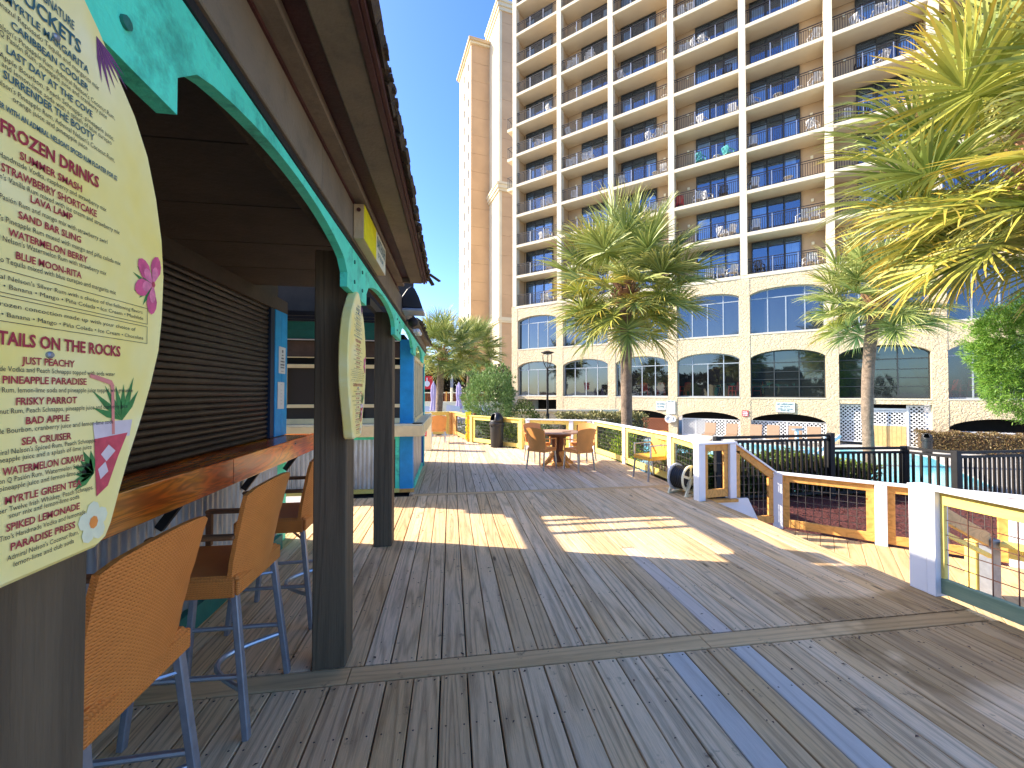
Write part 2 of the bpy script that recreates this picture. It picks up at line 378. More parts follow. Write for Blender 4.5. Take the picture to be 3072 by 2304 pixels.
DE = 3.86                                        # deck edge
def plank_mesh(name, w, L, m, th=.036, axis='y'):
    c = .0035; hw = w/2
    prof = [(-hw,-th),(hw,-th),(hw,-c),(hw-c,0),(-hw+c,0),(-hw,-c)]
    b = MB(); b.prism(prof, (lambda u,v,t: (u,t,v)) if axis == 'y' else (lambda u,v,t: (t,u,v)), -L/2, L/2)
    b.f = [f[::-1] for f in b.f] if axis == 'y' else b.f
    return b.mesh(name, m)
deck = MB().box(-3.3,DE-.03,-1.2,6.62,-.30,-.06).build('deck', M['dark'], kind='structure')
tag(deck, 'weathered timber boardwalk deck of long grey brown boards in front of the bar')
deck['kind'] = 'structure'
screws = []
pitch = .1525; X0 = -2.19
def row(y0, y1, mats, xs, cross_step=.61):
    cache = {}
    for i, x in enumerate(xs):
        yy1 = y1(x) if callable(y1) else y1
        L = round(yy1-y0-.008, 3); mk = mats(i); key = (L, mk)
        if key not in cache: cache[key] = plank_mesh('plank', .1440, L, M[mk])
        place('plank', cache[key], deck, (x+random.uniform(-.001,.001), (y0+yy1)/2, random.uniform(-.0015,.0015)), (0,0,random.uniform(-.0006,.0006)))
        y = y0+.03
        while y < yy1:
            for dx in (-.045,.045): screws.append((x+dx+random.uniform(-.004,.004), y+random.uniform(-.006,.006)))
            y += cross_step if y+cross_step < yy1-.03 else max(.02, yy1-.03-y)
            if yy1-y < .025:
                for dx in (-.045,.045): screws.append((x+dx, yy1-.03))
                break
xs = [X0+pitch*(i+.5) for i in range(40)]
row(-1.0, 2.455, lambda i: 'plank_pale' if i in (23,26) else 'plank', xs)
row(2.61, 6.66, lambda i: 'plank', [x for i, x in enumerate(xs) if i != 26])
row(2.61, 4.15, lambda i: 'plank_pale2', [xs[26]]); row(4.15, 6.66, lambda i: 'plank', [xs[26]])
EDGE = [(-.6,15.6),(.15,15.75),(.66,13.4),(2.05,11.5),(2.2,11.42),(3.3,10.8),(3.8,10.6),(3.9,10.5)]
def yend(x):
    for (a,ya),(c,yc) in zip(EDGE, EDGE[1:]):
        if a <= x <= c: return ya+(yc-ya)*(x-a)/(c-a)-.02
    return 15.6
row(6.80, yend, lambda i: 'plank_far', [x for x in xs if x > -.6])
row(10.2, 15.6, lambda i: 'plank_far', [x for x in xs if -1.6 < x < -.62])
bp = [(x, yend(x)) for x in (-1.9,-.6,.15,.66,2.05,3.3,3.8)]
b = MB(); b.add([(-1.9,6.6,-.05)]+[(x,y,-.05) for x,y in bp]+[(3.8,6.6,-.05)], [tuple(range(len(bp)+1,-1,-1))]); b.build('deck_underside', M['dark'], kind='structure')
b = MB()
for (x,y) in screws:
    n = 6; b.add([(x+.0052*cos(2*pi*k/n), y+.0052*sin(2*pi*k/n), .0022) for k in range(n)], [tuple(range(n))])
b.build('screw_heads', M['black'], deck, kind='stuff')
def cross(y0, y1, spans, m='plank_cross'):
    for a, c in spans:
        mm = plank_mesh('cross_board', y1-y0-.006, c-a-.006, M[m], axis='x')
        place('cross_board', mm, deck, ((a+c)/2, (y0+y1)/2, .001), (0,0,0))
cross(2.46, 2.605, [(-1.75,-.58),(-.58,1.66),(1.66,3.84)])
cross(6.665, 6.795, [(-.6,1.1),(1.1,2.4),(2.4,3.84)])
# outer rim boards
for a, c in ((-1.0,2.9),(2.9,6.7),(6.7,10.5)):
    MB().box(DE,DE+.04,a+.003,c-.003,-.3,-.002).build('rim_board', M['plank_new'], deck)
# leaf litter and dark stains: little dry leaves on the boards
b = MB()
for k in range(260):
    x = random.uniform(-1.6,3.7); y = random.uniform(1.2,6.5) if random.random() < .8 else random.uniform(6.9,10)
    a = random.uniform(0,6.3); l = random.uniform(.004,.016); w = l*random.uniform(.25,.6)
    ca, sa = cos(a), sin(a)
    b.add([(x-ca*l,y-sa*l,.004),(x+sa*w,y-ca*w,.007),(x+ca*l,y+sa*l,.004),(x-sa*w,y+ca*w,.009)], [(0,1,2,3)])
b.build('dry_leaf_litter', M['maroon'], deck, kind='stuff')

# lower deck, boards running toward the hotel
R2 = sqrt(.5)
low = MB().add([(3.9,1.0,-.56),(3.9,5.9,-.56),(5.1,5.8,-.56),(9.6,1.3,-.56),(9.6,-2,-.56),(3.9,-2,-.56)], [(0,5,4,3,2,1)]).build('lower_deck', M['dark'], kind='structure')
mpl = {}
u = -.60
while u < 6.5:
    v0 = 5.55-u-.1 if u < 3 else 2.0; v0 = max(v0, 1.2); v1 = 7.72
    if v0 < v1:
        L = round(v1-v0, 2)
        if L not in mpl: mpl[L] = plank_mesh('plank', .1475, L, M['plank_new'])
        vm = (v0+v1)/2; uu = u+.076
        place('plank', mpl[L], low, ((uu+vm)*R2, (vm-uu)*R2, -.5), (0,0,radians(-45)))
    u += .1525
# stair treads between the two levels
for k in (1, 2):
    for j in range(2):
        x = DE+.05+(k-1)*.32+j*.15
        MB().box(x,x+.14,3.02,5.72,-.17*k-.036,-.17*k).build('stair_tread', M['plank_new'], low)
    MB().box(DE+.36+(k-1)*.32,DE+.38+(k-1)*.32,3.02,5.72,-.17*(k+1),-.17*k-.037).build('stair_riser', M['white'], low)

# mulch bed
def mulch():
    t = NT('red_mulch'); v = t.coord('Object', False); vo = t.node('ShaderNodeTexVoronoi'); t.link(v, vo.inputs['Vector']); vo.inputs['Scale'].default_value = 28
    c = t.mix(vo.outputs['Distance'], (.04,.009,.007), (.14,.03,.022)); t.bump(vo.outputs['Distance'], 1, .02); return t.fin(c, .9)
M['mulch'] = mulch()
bed = [(3.9,5.9),(5.1,5.95),(9.7,1.35),(12,3.5),(12.2,7.0),(9.9,7.2),(9.6,8.0),(5.4,8.4),(3.9,9.2)]
sheet('mulch_bed', bed, -.60, M['mulch'])
b = MB()
for i in range(len(bed)-1):
    if i >= 3: b.bar((*bed[i],-1.0), (*bed[i+1],-1.0), .12, .82)
b.build('planter_curb', M['concrete'], kind='structure')
b = MB()
def inpoly(x, y, P):
    r = False
    for i in range(len(P)):
        (x1,y1),(x2,y2) = P[i], P[i-1]
        if (y1 > y) != (y2 > y) and x < (x2-x1)*(y-y1)/(y2-y1)+x1: r = not r
    return r
for k in range(9000):
    x = random.uniform(3.9,12.2); y = random.uniform(1.4,9.0)
    if not inpoly(x, y, bed): continue
    a = random.uniform(0,6.3); l = random.uniform(.012,.04); w = l*.35; h = random.uniform(.005,.03); t = random.uniform(-.012,.02)
    ca, sa = cos(a), sin(a)
    b.add([(x-ca*l,y-sa*l,-.598+h),(x+sa*w,y-ca*w,-.6+h+t),(x+ca*l,y+sa*l,-.598+h-t),(x-sa*w,y+ca*w,-.594+h)], [(0,1,2,3)])
b.build('mulch_chips', M['mulch'], kind='stuff', label='loose red brown bark chips covering the planting bed by the black fence')
# ------------------------------------------------------------------ beach bar on the left
bar = thing('beach_bar', 'dark timber beach bar with teal scalloped fascia and roller shutters on the left', 'bar building', (-1.6, 2, 0))
for y in (.63, 2.605, 4.55):
    MB().box(-.81,-.62,y,y+.19,0,2.5).build('post', M['post_dark'], bar, bev=.006)
FX = lambda u,v,t: (t,u,v)
CY = [.70, 2.69, 4.68, 6.74, 8.75]
def scallop(y0, y1, cs, name, parent, xa=-.62, xb=-.58, f=FX, ztop=2.50, mats='teal'):
    top = []; bot = []
    ys = []
    for i, c in enumerate(cs):
        ys.append(('tab', c-.265, c+.265))
    ev = [(y0, 'a')]
    segs = []; cur = y0
    for _, a, b_ in ys:
        if a > cur: segs.append(('arch', cur, a))
        segs.append(('tab', max(a, y0), min(b_, y1))); cur = b_
    if cur < y1: segs.append(('arch', cur, y1))
    mb = MB()
    for kind, a, b_ in segs:
        if kind == 'tab': P = [(a, 2.24), (b_, 2.24)]
        else:
            full0 = a if a > y0 else b_-1.46; full1 = b_ if b_ < y1 else a+1.46
            P = []; n = 22
            for i in range(n+1):
                y = a+(b_-a)*i/n; s = (y-full0)/(full1-full0)*2-1
                e = min(1, abs(s)); z = 2.465-.10*e**2.2-.045*max(0,(e-.86)/.14)**2
                P.append((y, z))
        mb.strip([(y, ztop) for y,_ in P], P, f, xa, xb)
    return mb.build(name, M[mats], parent, fix=True)
scallop(-1.4, 6.5, CY[:3], 'scalloped_fascia', bar)
# bolt heads on the tabs
b = MB()
for c in CY[:3]:
    for (dy,dz) in ((-.1,2.43),(-.1,2.31),(.12,2.43),(.12,2.31)):
        b.lathe([(.012,-.58),(.012,-.574),(.0,-.572)], (0,c+dy,dz), 10, 'x')
b.build('bolt_heads', M['teal_dark'], bar, kind='stuff')
MB().box(-.61,-.574,-1.4,6.5,2.502,2.530).build('black_batten', M['black'], bar)  # thin strip in plain black above the teal fascia
for a, c in ((-1.4,1.9),(1.9,6.4)):
    MB().box(-.63,-.562,a+.001,c-.001,2.532,2.735).build('frieze_board', M['taupe'], bar, bev=.004)
MB().box(-.60,-.556,-1.4,4.6,2.737,2.752).build('groove_batten', M['maroon'], bar)
MB().box(-.61,-.49,-1.4,4.45,2.754,2.79).build('soffit_board', M['taupe'], bar, bev=.006)
MB().box(-.50,-.40,-1.4,4.35,2.80,2.83).build('soffit_recess', M['maroon'], bar)
MB().box(-.412,-.286,-1.4,4.28,2.750,2.785).build('soffit_board', M['taupe'], bar, bev=.006)
MB().box(-.283,-.262,-1.4,4.28,2.742,2.80).build('drip_edge', M['maroon'], bar)
MB().box(-.259,-.246,-1.4,4.30,2.755,2.815).build('drip_edge', M['maroon'], bar)
MB().box(-.60,-.30,4.281,4.30,2.752,2.80).build('rake_board', M['taupe'], bar)
# roof: eave (-.2, 2.82) to ridge (-2.6, 4.68); shingles along the eave one by one
def roofplane(x0,z0,x1,z1,y0,y1,y1r,name,parent,m='shingle',th=.04):
    mb = MB(); mb.add([(x0,y0,z0),(x0,y1,z0),(x1,y1r,z1),(x1,y0,z1),(x0,y0,z0+th),(x0,y1,z0+th),(x1,y1r,z1+th),(x1,y0,z1+th)],
        [(0,1,2,3),(7,6,5,4),(0,4,5,1),(1,5,6,2),(2,6,7,3),(3,7,4,0)])
    return mb.build(name, M[m], parent)
roofplane(-.27,2.80,-1.55,3.865,-4,4.30,4.30,'roof',bar)
roofplane(-1.55,3.866,-2.6,4.68,-4,5.6,5.6,'roof',bar)
roofplane(-4.9,2.85,-2.601,4.68,-4,5.6,5.6,'roof',bar)
y = -1.2
while y < 4.28:
    w = random.uniform(.09,.15); d = random.uniform(-.012,.018)
    mb = MB(); mb.bar((-.30, y+w/2, 2.832+random.uniform(0,.006)), (-.222+d, y+w/2, 2.795+random.uniform(-.012,.004)), w-.006, .020+random.uniform(0,.014))
    mb.build('shingle', M['shingle'], bar)
    y += w
mb = MB()                                     # moss on the shingle ends
for k in range(900):
    x = -.24+random.uniform(-.03,.022); yy = random.uniform(-1.2,4.3); z = 2.81+random.uniform(-.02,.02); r = random.uniform(.004,.012)
    mb.box(x-r,x+r,yy-r*1.4,yy+r*1.4,z-r*.7,z+r*.7)
mb.build('moss', M['shingle'], bar, kind='stuff')
mb = MB(); mb.bar((-.22,4.25,2.84),(-.12,4.36,2.80),.03,.014); mb.bar((-.24,4.30,2.83),(-.19,4.37,2.76),.035,.02); mb.build('broken_shingle', M['shingle'], bar)
# ceiling over the bar, boards running across
y = -1.2
while y < 4.2:
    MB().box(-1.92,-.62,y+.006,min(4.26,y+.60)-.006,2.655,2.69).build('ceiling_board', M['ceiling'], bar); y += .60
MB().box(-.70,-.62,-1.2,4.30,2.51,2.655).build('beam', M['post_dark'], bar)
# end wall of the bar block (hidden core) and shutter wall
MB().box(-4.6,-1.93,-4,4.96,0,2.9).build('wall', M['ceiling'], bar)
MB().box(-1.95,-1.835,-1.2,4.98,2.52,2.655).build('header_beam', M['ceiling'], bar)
sl_me = MB()
prof = [(0,0),(.012,.006),(.02,.020),(.02,.034),(.010,.046),(0,.050)]
sl_me.prism([(a-.0,b_) for a,b_ in prof], lambda u,v,t: (u,t,v), -2.82, 2.82); sl_me.f = [f[::-1] for f in sl_me.f]
slm = sl_me.mesh('shutter_slat', M['shutter'])
for k in range(28):
    place('shutter_slat', slm, bar, (-1.885+1.6, 1.75-2, 1.165+k*.0487))
MB().box(-1.91,-1.845,4.573,4.665,1.165,2.519).build('shutter_guide', M['navy'], bar)
MB().box(-1.93,-1.835,4.667,4.822,1.165,2.519).build('corner_board', M['blue'], bar, bev=.004)
MB().box(-1.93,-1.835,4.827,4.98,1.165,2.519).build('corner_board', M['blue'], bar, bev=.004)
MB().box(-1.93,-1.835,4.667,4.98,0,.90).build('corner_board', M['teal'], bar)
# counter
MB().box(-1.91,-1.590,-1.2,5.04,1.128,1.160).build('counter_top', M['cedar'], bar, bev=.004)
for a, c in ((-1.2,1.32),(1.32,3.25),(3.25,5.06)):
    MB().box(-1.588,-1.553,a+.002,c-.002,.975,1.165).build('counter_apron', M['cedar'], bar, bev=.005)
MB().box(-1.80,-1.76,-1.2,5.02,.93,1.05).build('counter_rail', M['black'], bar)
def corrugated(p, q, z0, z1, nrm, name, parent, pitch=.068, amp=.009):
    p = Vector(p); q = Vector(q); L = (q-p).length; d = (q-p)/L; n = Vector(nrm); k = int(L/pitch*8)
    vs = []
    for i in range(k+1):
        s = L*i/k; o = p+d*s+n*(amp*sin(2*pi*s/pitch)); vs += [(o.x,o.y,z0),(o.x,o.y,z1)]
    mb = MB(); mb.add(vs, [(2*i,2*i+2,2*i+3,2*i+1) for i in range(k)])
    ob = mb.build(name, M['galv'], parent); ob.data.shade_smooth(); return ob
y = -1.2
while y < 4.6:
    corrugated((-1.80,y,0),(-1.80,min(4.66,y+.9),0), .14, .93, (1,0,0), 'corrugated_panel', bar); y += .9
MB().box(-1.80,-1.745,-1.2,4.66,.0,.15).build('base_board', M['teal_dark'], bar)
for y in (1.05, 1.9, 2.85, 3.9, 4.8):
    MB().bar((-1.78,y,.80),(-1.66,y,.97),.03,.05).build('bracket', M['black'], bar)
# notices on the blue corner boards
def paper(y0,y1,z0,z1,label,lines,big=False):
    t = thing('paper_notice', label, 'notice', (-1.83,(y0+y1)/2,z0))
    mb = MB(); mb.add([(-1.832,y0,z0),(-1.829,y1,z0-.004),(-1.827,y1,z1-.004),(-1.830,y0,z1)], [(0,1,2,3)]); mb.add([(-1.8335,y0,z0),(-1.8335,y1,z0-.004),(-1.8335,y1,z1-.004),(-1.8335,y0,z1)], [(3,2,1,0)])
    mb.build('sheet', M['paper'], t)
    mb = MB()
    for (zz, w, h) in lines:
        x = y0+(y1-y0)*(.5-w/2); e = y0+(y1-y0)*(.5+w/2)
        while x < e:
            l = random.uniform(.008,.022); mb.add([(-1.8255,x,zz),(-1.8255,min(e,x+l),zz),(-1.8255,min(e,x+l),zz+h),(-1.8255,x,zz+h)], [(0,1,2,3)]); x += l+.007
    mb.build('printed_lines', M['navyp'], t, kind='stuff')
paper(4.745,4.91,1.845,2.135,'upper white paper notice with bold print taped to blue post',[(2.0,.35,.016),(1.965,.6,.016),(1.93,.6,.016),(1.90,.6,.014),(1.865,.4,.006),(2.035,.25,.012),(2.07,.2,.03)])
paper(4.72,4.885,1.46,1.75,'lower pale paper notice with faint print on blue post',[(1.72,.15,.004),(1.66,.15,.004),(1.62,.15,.004),(1.585,.15,.004),(1.55,.2,.004),(1.51,.2,.004)])

# text -------------------------------------------------------------------------
def text_verts(body, h, w=None, bold=0.0, align='CENTER', just=None):
    cu = bpy.data.curves.new('txt', 'FONT'); cu.body = body; cu.size = h/.70; cu.align_x = align; cu.offset = bold; cu.resolution_u = 2
    ob = bpy.data.objects.new('txt', cu); C.objects.link(ob); bpy.context.view_layer.update()
    dg = bpy.context.evaluated_depsgraph_get(); me = bpy.data.meshes.new_from_object(ob.evaluated_get(dg))
    vs = [(v.co.x, v.co.y) for v in me.vertices]; fs = [tuple(p.vertices) for p in me.polygons]
    bpy.data.objects.remove(ob); bpy.data.curves.remove(cu); bpy.data.meshes.remove(me)
    if w and vs:
        lo = min(v[0] for v in vs); hi = max(v[0] for v in vs); k = w/max(1e-6, hi-lo); m = (lo+hi)/2 if align == 'CENTER' else lo
        vs = [((v[0]-m)*k, v[1]) for v in vs]
    return vs, fs
def put_text(mb, body, h, f, w=None, bold=0.0, align='CENTER'):
    vs, fs = text_verts(body, h, w, bold, align); mb.add([f(x, y) for x, y in vs], fs)

# surfboard menus
MENU = [
 ('t', 'SIGNATURE', 2.191, .64, .696, .016), ('B', 'BUCKETS', 2.165, .61, .708, .024),
 ('t', 'MYRTLE MARGARITA', 2.144, .60, .722, .013), ('s', 'Lunazul Reposado Tequila and margarita mix', 2.132, .588, .741, .009),
 ('t', 'CARIBBEAN COOLER', 2.117, .608, .722, .012), ('s', "Admiral Nelson's Pineapple Rum, Admiral Nelson's Coconut Rum,", 2.105, .56, .773, .009), ('s', 'Don Q Pasión Rum, pineapple juice and cranberry juice', 2.096, .578, .757, .009),
 ('t', 'LAST DAY AT THE COVE', 2.081, .603, .730, .012), ('s', 'Williams Apple Bourbon, Peach Schnapps, pineapple juice,', 2.069, .561, .772, .009), ('s', 'sour mix and lemon-lime soda with a splash of blue curaçao', 2.059, .566, .767, .009),
 ('t', 'SURRENDER THE BOOTY', 2.046, .60, .734, .013), ('s', "Admiral Nelson's Pineapple Rum, Admiral Nelson's Coconut Rum,", 2.034, .56, .774, .009), ('s', 'orange juice and pineapple juice', 2.024, .612, .722, .009),
 ('t', "MAKE IT BETTER WITH AN ADMIRAL NELSON'S SPICED RUM FLOATER FOR $2", 2.006, .555, .780, .009),
 ('R', 'FROZEN DRINKS', 1.977, .598, .744, .021),
 ('r', 'SUMMER SMASH', 1.955, .622, .714, .013), ('s', "Tito's Handmade Vodka, raspberry and strawberry mix", 1.944, .575, .759, .009),
 ('r', 'STRAWBERRY SHORTCAKE', 1.928, .60, .741, .013), ('s', "Admiral Nelson's Vanilla Rum mixed with ice cream and strawberry mix", 1.917, .55, .787, .009),
 ('r', 'LAVA LAMP', 1.905, .637, .699, .012), ('s', 'Don Q Pasión Rum and mango mix with strawberry swirl', 1.892, .573, .762, .009),
 ('r', 'SAND BAR SLING', 1.877, .622, .714, .012), ('s', "Admiral Nelson's Pineapple Rum mixed with mango and piña colada mix", 1.865, .546, .790, .009),
 ('r', 'WATERMELON BERRY', 1.850, .61, .726, .012), ('s', "Admiral Nelson's Watermelon Rum with strawberry mix", 1.840, .575, .761, .009),
 ('r', 'BLUE MOON-RITA', 1.823, .62, .716, .012), ('s', 'Lunazul Blanco Tequila mixed with blue curaçao and margarita mix', 1.813, .556, .781, .009),
 ('s', "Can be made with Admiral Nelson's Silver Rum with a choice of the following flavors", 1.792, .50, .842, .0075), ('s', 'Strawberry • Raspberry • Banana • Mango • Piña Colada • Ice Cream • Mudslide', 1.781, .50, .844, .0075),
 ('s', 'A non-alcoholic frozen concoction made up with your choice of', 1.758, .52, .826, .0075), ('s', 'Strawberry • Raspberry • Banana • Mango • Piña Colada • Ice Cream • Chocolate', 1.745, .50, .845, .0075),
 ('R', 'COCKTAILS ON THE ROCKS', 1.711, .545, .793, .021),
 ('r', 'JUST PEACHY', 1.687, .63, .707, .012), ('s', "Tito's Handmade Vodka and Peach Schnapps topped with soda water", 1.676, .555, .782, .0085),
 ('r', 'PINEAPPLE PARADISE', 1.661, .607, .728, .012), ('s', "Admiral Nelson's Coconut Rum, lemon-lime soda and pineapple juice topped with grenadine", 1.649, .515, .822, .0085),
 ('r', 'FRISKY PARROT', 1.633, .624, .712, .012), ('s', "Admiral Nelson's Coconut Rum, Peach Schnapps, pineapple juice and cranberry juice", 1.622, .525, .810, .0085),
 ('r', 'BAD APPLE', 1.607, .637, .700, .012), ('s', 'Williams Apple Bourbon, cranberry juice and lemon-lime soda', 1.597, .556, .780, .0085),
 ('r', 'SEA CRUISER', 1.580, .632, .704, .012), ('s', "Admiral Nelson's Spiced Rum, Peach Schnapps,", 1.570, .59, .747, .0085), ('s', 'pineapple juice and a splash of lime juice', 1.5605, .598, .739, .0085),
 ('r', 'WATERMELON CRAWL', 1.544, .609, .727, .0125), ('s', 'Don Q Pasión Rum, Watermelon Schnapps,', 1.534, .599, .738, .0085), ('s', 'pineapple juice and lemon-lime soda', 1.5245, .606, .730, .0085),
 ('r', 'MYRTLE GREEN TEA', 1.507, .613, .722, .012), ('s', 'Proper Twelve Irish Whiskey, Peach Schnapps,', 1.4965, .594, .743, .0085), ('s', 'sour mix and lemon-lime soda', 1.488, .618, .719, .0085),
 ('r', 'SPIKED LEMONADE', 1.472, .615, .720, .012), ('s', "Tito's Handmade Vodka and lemonade", 1.4615, .607, .730, .0085),
 ('r', 'PARADISE PRESS', 1.446, .621, .713, .012), ('s', "Admiral Nelson's Coconut Rum,", 1.434, .617, .719, .0085), ('s', 'lemon-lime and club soda', 1.4235, .625, .711, .0085)]
HALF = [(2.285,.0),(2.28,.022),(2.268,.038),(2.232,.077),(2.196,.108),(2.144,.155),(2.089,.188),(2.02,.212),(1.945,.229),(1.874,.236),(1.791,.233),(1.727,.225),(1.663,.206),(1.603,.184),(1.532,.154),(1.48,.135),(1.43,.118),(1.408,.106),(1.400,.09)]
def boardmat():
    t = NT('pale_yellow_board_paint'); v = t.coord('Object', False)
    n = t.noise(v, 4.5, 3, .5, .5); n2 = t.noise(v, 60, 4)
    c = t.ramp(n, [(.35,(.98,.78,.20)),(.55,(.98,.84,.33)),(.72,(.98,.90,.55))]); c = t.mix(t.math('MULTIPLY', n2, .12), c, (.5,.46,.3))
    return t.fin(c, .42, 0, .4)
M['board'] = boardmat(); M['ink'] = paint('black_print', (.02,.025,.03), .6, .1, 9, 0); M['inkt'] = paint('slate_blue_print', (.03,.12,.15), .6, .1, 9, 0); M['inkr'] = paint('crimson_print', (.38,.03,.05), .6, .15, 9, 0)
M['pr_leaf'] = paint('printed_palm_green', (.05,.25,.06), .6, .4, 40, 0); M['pr_leaf2'] = paint('printed_palm_purple', (.17,.05,.16), .6, .3, 40, 0); M['pr_pink'] = paint('printed_petal_pink', (.72,.10,.22), .6, .35, 40, 0)
M['pr_pink2'] = paint('printed_petal_light', (.85,.22,.33), .6, .3, 60, 0); M['pr_cup'] = paint('printed_drink_red', (.62,.07,.10), .6, .25, 60, 0); M['pr_cupt'] = paint('printed_cup_white', (.72,.60,.58), .6, .1, 40, 0); M['pr_straw'] = paint('printed_straw', (.75,.25,.20), .6, .1, 40, 0); M['pr_orange'] = paint('printed_flower_centre', (.85,.28,.05), .6, .1, 40, 0); M['pr_petal'] = paint('printed_white_petal', (.82,.80,.52), .6, .1, 40, 0)
def surfboard(cy, label, xb=-.595, dz=0, oy=0):
    t = thing('surfboard_menu', label, 'menu board', (xb-.0, cy, 1.4+dz))
    R = [(cy+h, z+dz) for z, h in HALF]; L = [(cy-h, z+dz) for z, h in HALF[::-1]]
    poly = R+L[:-1]
    xf = xb+.035
    MB().prism([(a,c) for a,c in poly], lambda u,v,w: (w,u,v), xb-.02, xf).build('board', M['board'], t, bev=.006, fix=True)
    F = lambda e=0: (lambda x,y: (xf+.0012+e, x, y))
    sh = cy-.668
    mbs = {'s': MB(), 't': MB(), 'r': MB()}
    for k, body, z, a, c, h in MENU:
        h2 = h*.80
        key = {'s':'s','t':'t','B':'t','r':'r','R':'r'}[k]; bold = {'s':.0,'t':.0003,'B':.0006,'r':.0003,'R':.0007}[k]
        m = (a+c)/2+sh
        put_text(mbs[key], body, h2, lambda x,y,m=m,z=z: (xf+.0015, m+x, z+dz-.1*h2+y), c-a, bold)
    # ruled boxes
    for z0, z1 in ((1.774,1.803),(1.738,1.769)):
        for (ya,yb,za,zb) in ((.48,.855,z1,z1+.0008),(.48,.855,z0,z0+.0008),(.854,.855,z0,z1)):
            mbs['s'].add([(xf+.0015,ya+sh,za+dz),(xf+.0015,yb+sh,za+dz),(xf+.0015,yb+sh,zb+dz),(xf+.0015,ya+sh,zb+dz)], [(0,1,2,3)])
    mbs['s'].build('black_lettering', M['ink'], t, kind='stuff'); mbs['t'].build('blue_lettering', M['inkt'], t, kind='stuff'); mbs['r'].build('red_lettering', M['inkr'], t, kind='stuff')
    def blob(cy_, cz, pts, m, name, e=.0010):
        MB().add([(xf+e, cy_+sh+p[0], cz+dz+p[1]) for p in pts], [tuple(range(len(pts)))]).build(name, m, t)
    def blades(cy_, cz, angs, L_, w, m, name, e=.0008):
        mb = MB()
        for a in angs:
            a = radians(a); l = L_*random.uniform(.8,1.1); dy, dz_ = cos(a)*l, sin(a)*l; nx, nz = -sin(a)*w, cos(a)*w
            mb.add([(xf+e,cy_+sh,cz+dz),(xf+e,cy_+sh+dy*.5+nx,cz+dz+dz_*.5+nz),(xf+e,cy_+sh+dy,cz+dz+dz_),(xf+e,cy_+sh+dy*.5-nx,cz+dz+dz_*.5-nz)], [(0,1,2,3)])
        mb.build(name, m, t)
    blades(.735,2.215,[-20,-32,-44,-56,-68,-80],.075,.0035,M['pr_leaf2'],'purple_leaf_print')
    blades(.865,1.845,[100,120,140,160,200,220,240,260],.05,.004,M['pr_leaf'],'green_leaf_print')
    for a in (75,140,200,265):
        a = radians(a)
        for sc_, mm, ee in ((1.0,M['pr_pink'],0),(.62,M['pr_pink2'],.0004)):
            pts = [(.0,.0)]+[((.048*sc_)*(cos(a+q*.16)*(1-.14*abs(q)**1.6/2)), (.058*sc_)*(sin(a+q*.16)*(1-.14*abs(q)**1.6/2))) for q in (-3,-2,-1,0,1,2,3)]
            blob(.868, 1.852, pts, mm, 'hibiscus_print', .0011+a*.0001+ee)
    blob(.868,1.852,[(.005*cos(i*pi/3),.006*sin(i*pi/3)) for i in range(6)], M['pr_cup'], 'hibiscus_print', .0022)
    blades(.80,1.60,[55,72,88,104,122,140,158],.075,.0055,M['pr_leaf'],'green_leaf_print')
    blades(.745,1.52,[100,118,136,154,172,190,210],.04,.006,M['pr_leaf'],'green_leaf_print')
    blob(0,0,[(.741,1.600),(.822,1.600),(.816,1.572),(.745,1.572)], M['pr_cupt'], 'cup_print', .0011)
    blob(0,0,[(.744,1.574),(.812,1.578),(.792,1.54),(.772,1.495),(.750,1.482)], M['pr_cup'], 'cup_print', .0012)
    blob(0,0,[(.757,1.548),(.772,1.562),(.786,1.55),(.768,1.535)], M['pr_cupt'], 'ice_print', .0013)
    blob(0,0,[(.752,1.525),(.766,1.535),(.772,1.518),(.757,1.508)], M['pr_cupt'], 'ice_print', .0013)
    blob(0,0,[(.778,1.578),(.784,1.578),(.781,1.66),(.776,1.668),(.735,1.678),(.733,1.672),(.772,1.661),(.775,1.655)], M['pr_straw'], 'straw_print', .0014)
    for a in (20,92,164,236,308):
        a = radians(a); blob(.745+.016*cos(a), 1.443+.019*sin(a), [(.012*cos(i*pi/4),.014*sin(i*pi/4)) for i in range(8)], M['pr_petal'], 'frangipani_print', .0010+a*.0001)
    blob(.745,1.443,[(.008*cos(i*pi/4),.010*sin(i*pi/4)) for i in range(8)], M['pr_orange'], 'frangipani_print', .0018)
    mb = MB(); 
    for (yy,zz) in ((.668,1.701),(.668,2.155)): mb.lathe([(.005,xf),(.005,xf+.003),(.003,xf+.005),(0,xf+.005)], (0,yy+sh,zz+dz), 12, 'x')
    mb.build('screws', M['alu_d'], t, kind='stuff')
    return t
surfboard(.668, 'pale yellow surfboard drinks menu on the nearest post, cut off by the photo edge')
surfboard(2.612, 'pale yellow surfboard drinks menu on the second post, seen almost edge on', dz=-.03)

# yellow and white sign above the second post
t = thing('yellow_sign', 'thick wooden sign, half yellow half white with dark lettering, above the arches', 'sign', (-.53,2.87,2.53))
MB().box(-.56,-.502,2.47,3.25,2.533,2.735).build('sign_board', M['sign_side'], t, bev=.003)
MB().box(-.502,-.4995,2.472,2.86,2.535,2.733).build('yellow_face', M['sign_y'], t)
MB().box(-.502,-.4995,2.862,3.248,2.535,2.733).build('white_face', M['sign_w'], t)
mb = MB(); put_text(mb, 'BARTENDER', .075, lambda x,y: (-.4985,3.06+x,2.635+y), .33, .001); put_text(mb, 'OF THE DAY', .035, lambda x,y: (-.4985,3.04+x,2.575+y), .22, .0006)
mb.build('lettering', M['inkt'], t, kind='stuff')
MB().lathe([(.012,2.4695),(.012,2.466),(0,2.466)], (-.53,0,2.70), 10, 'y').build('bolt', M['maroon'], t)

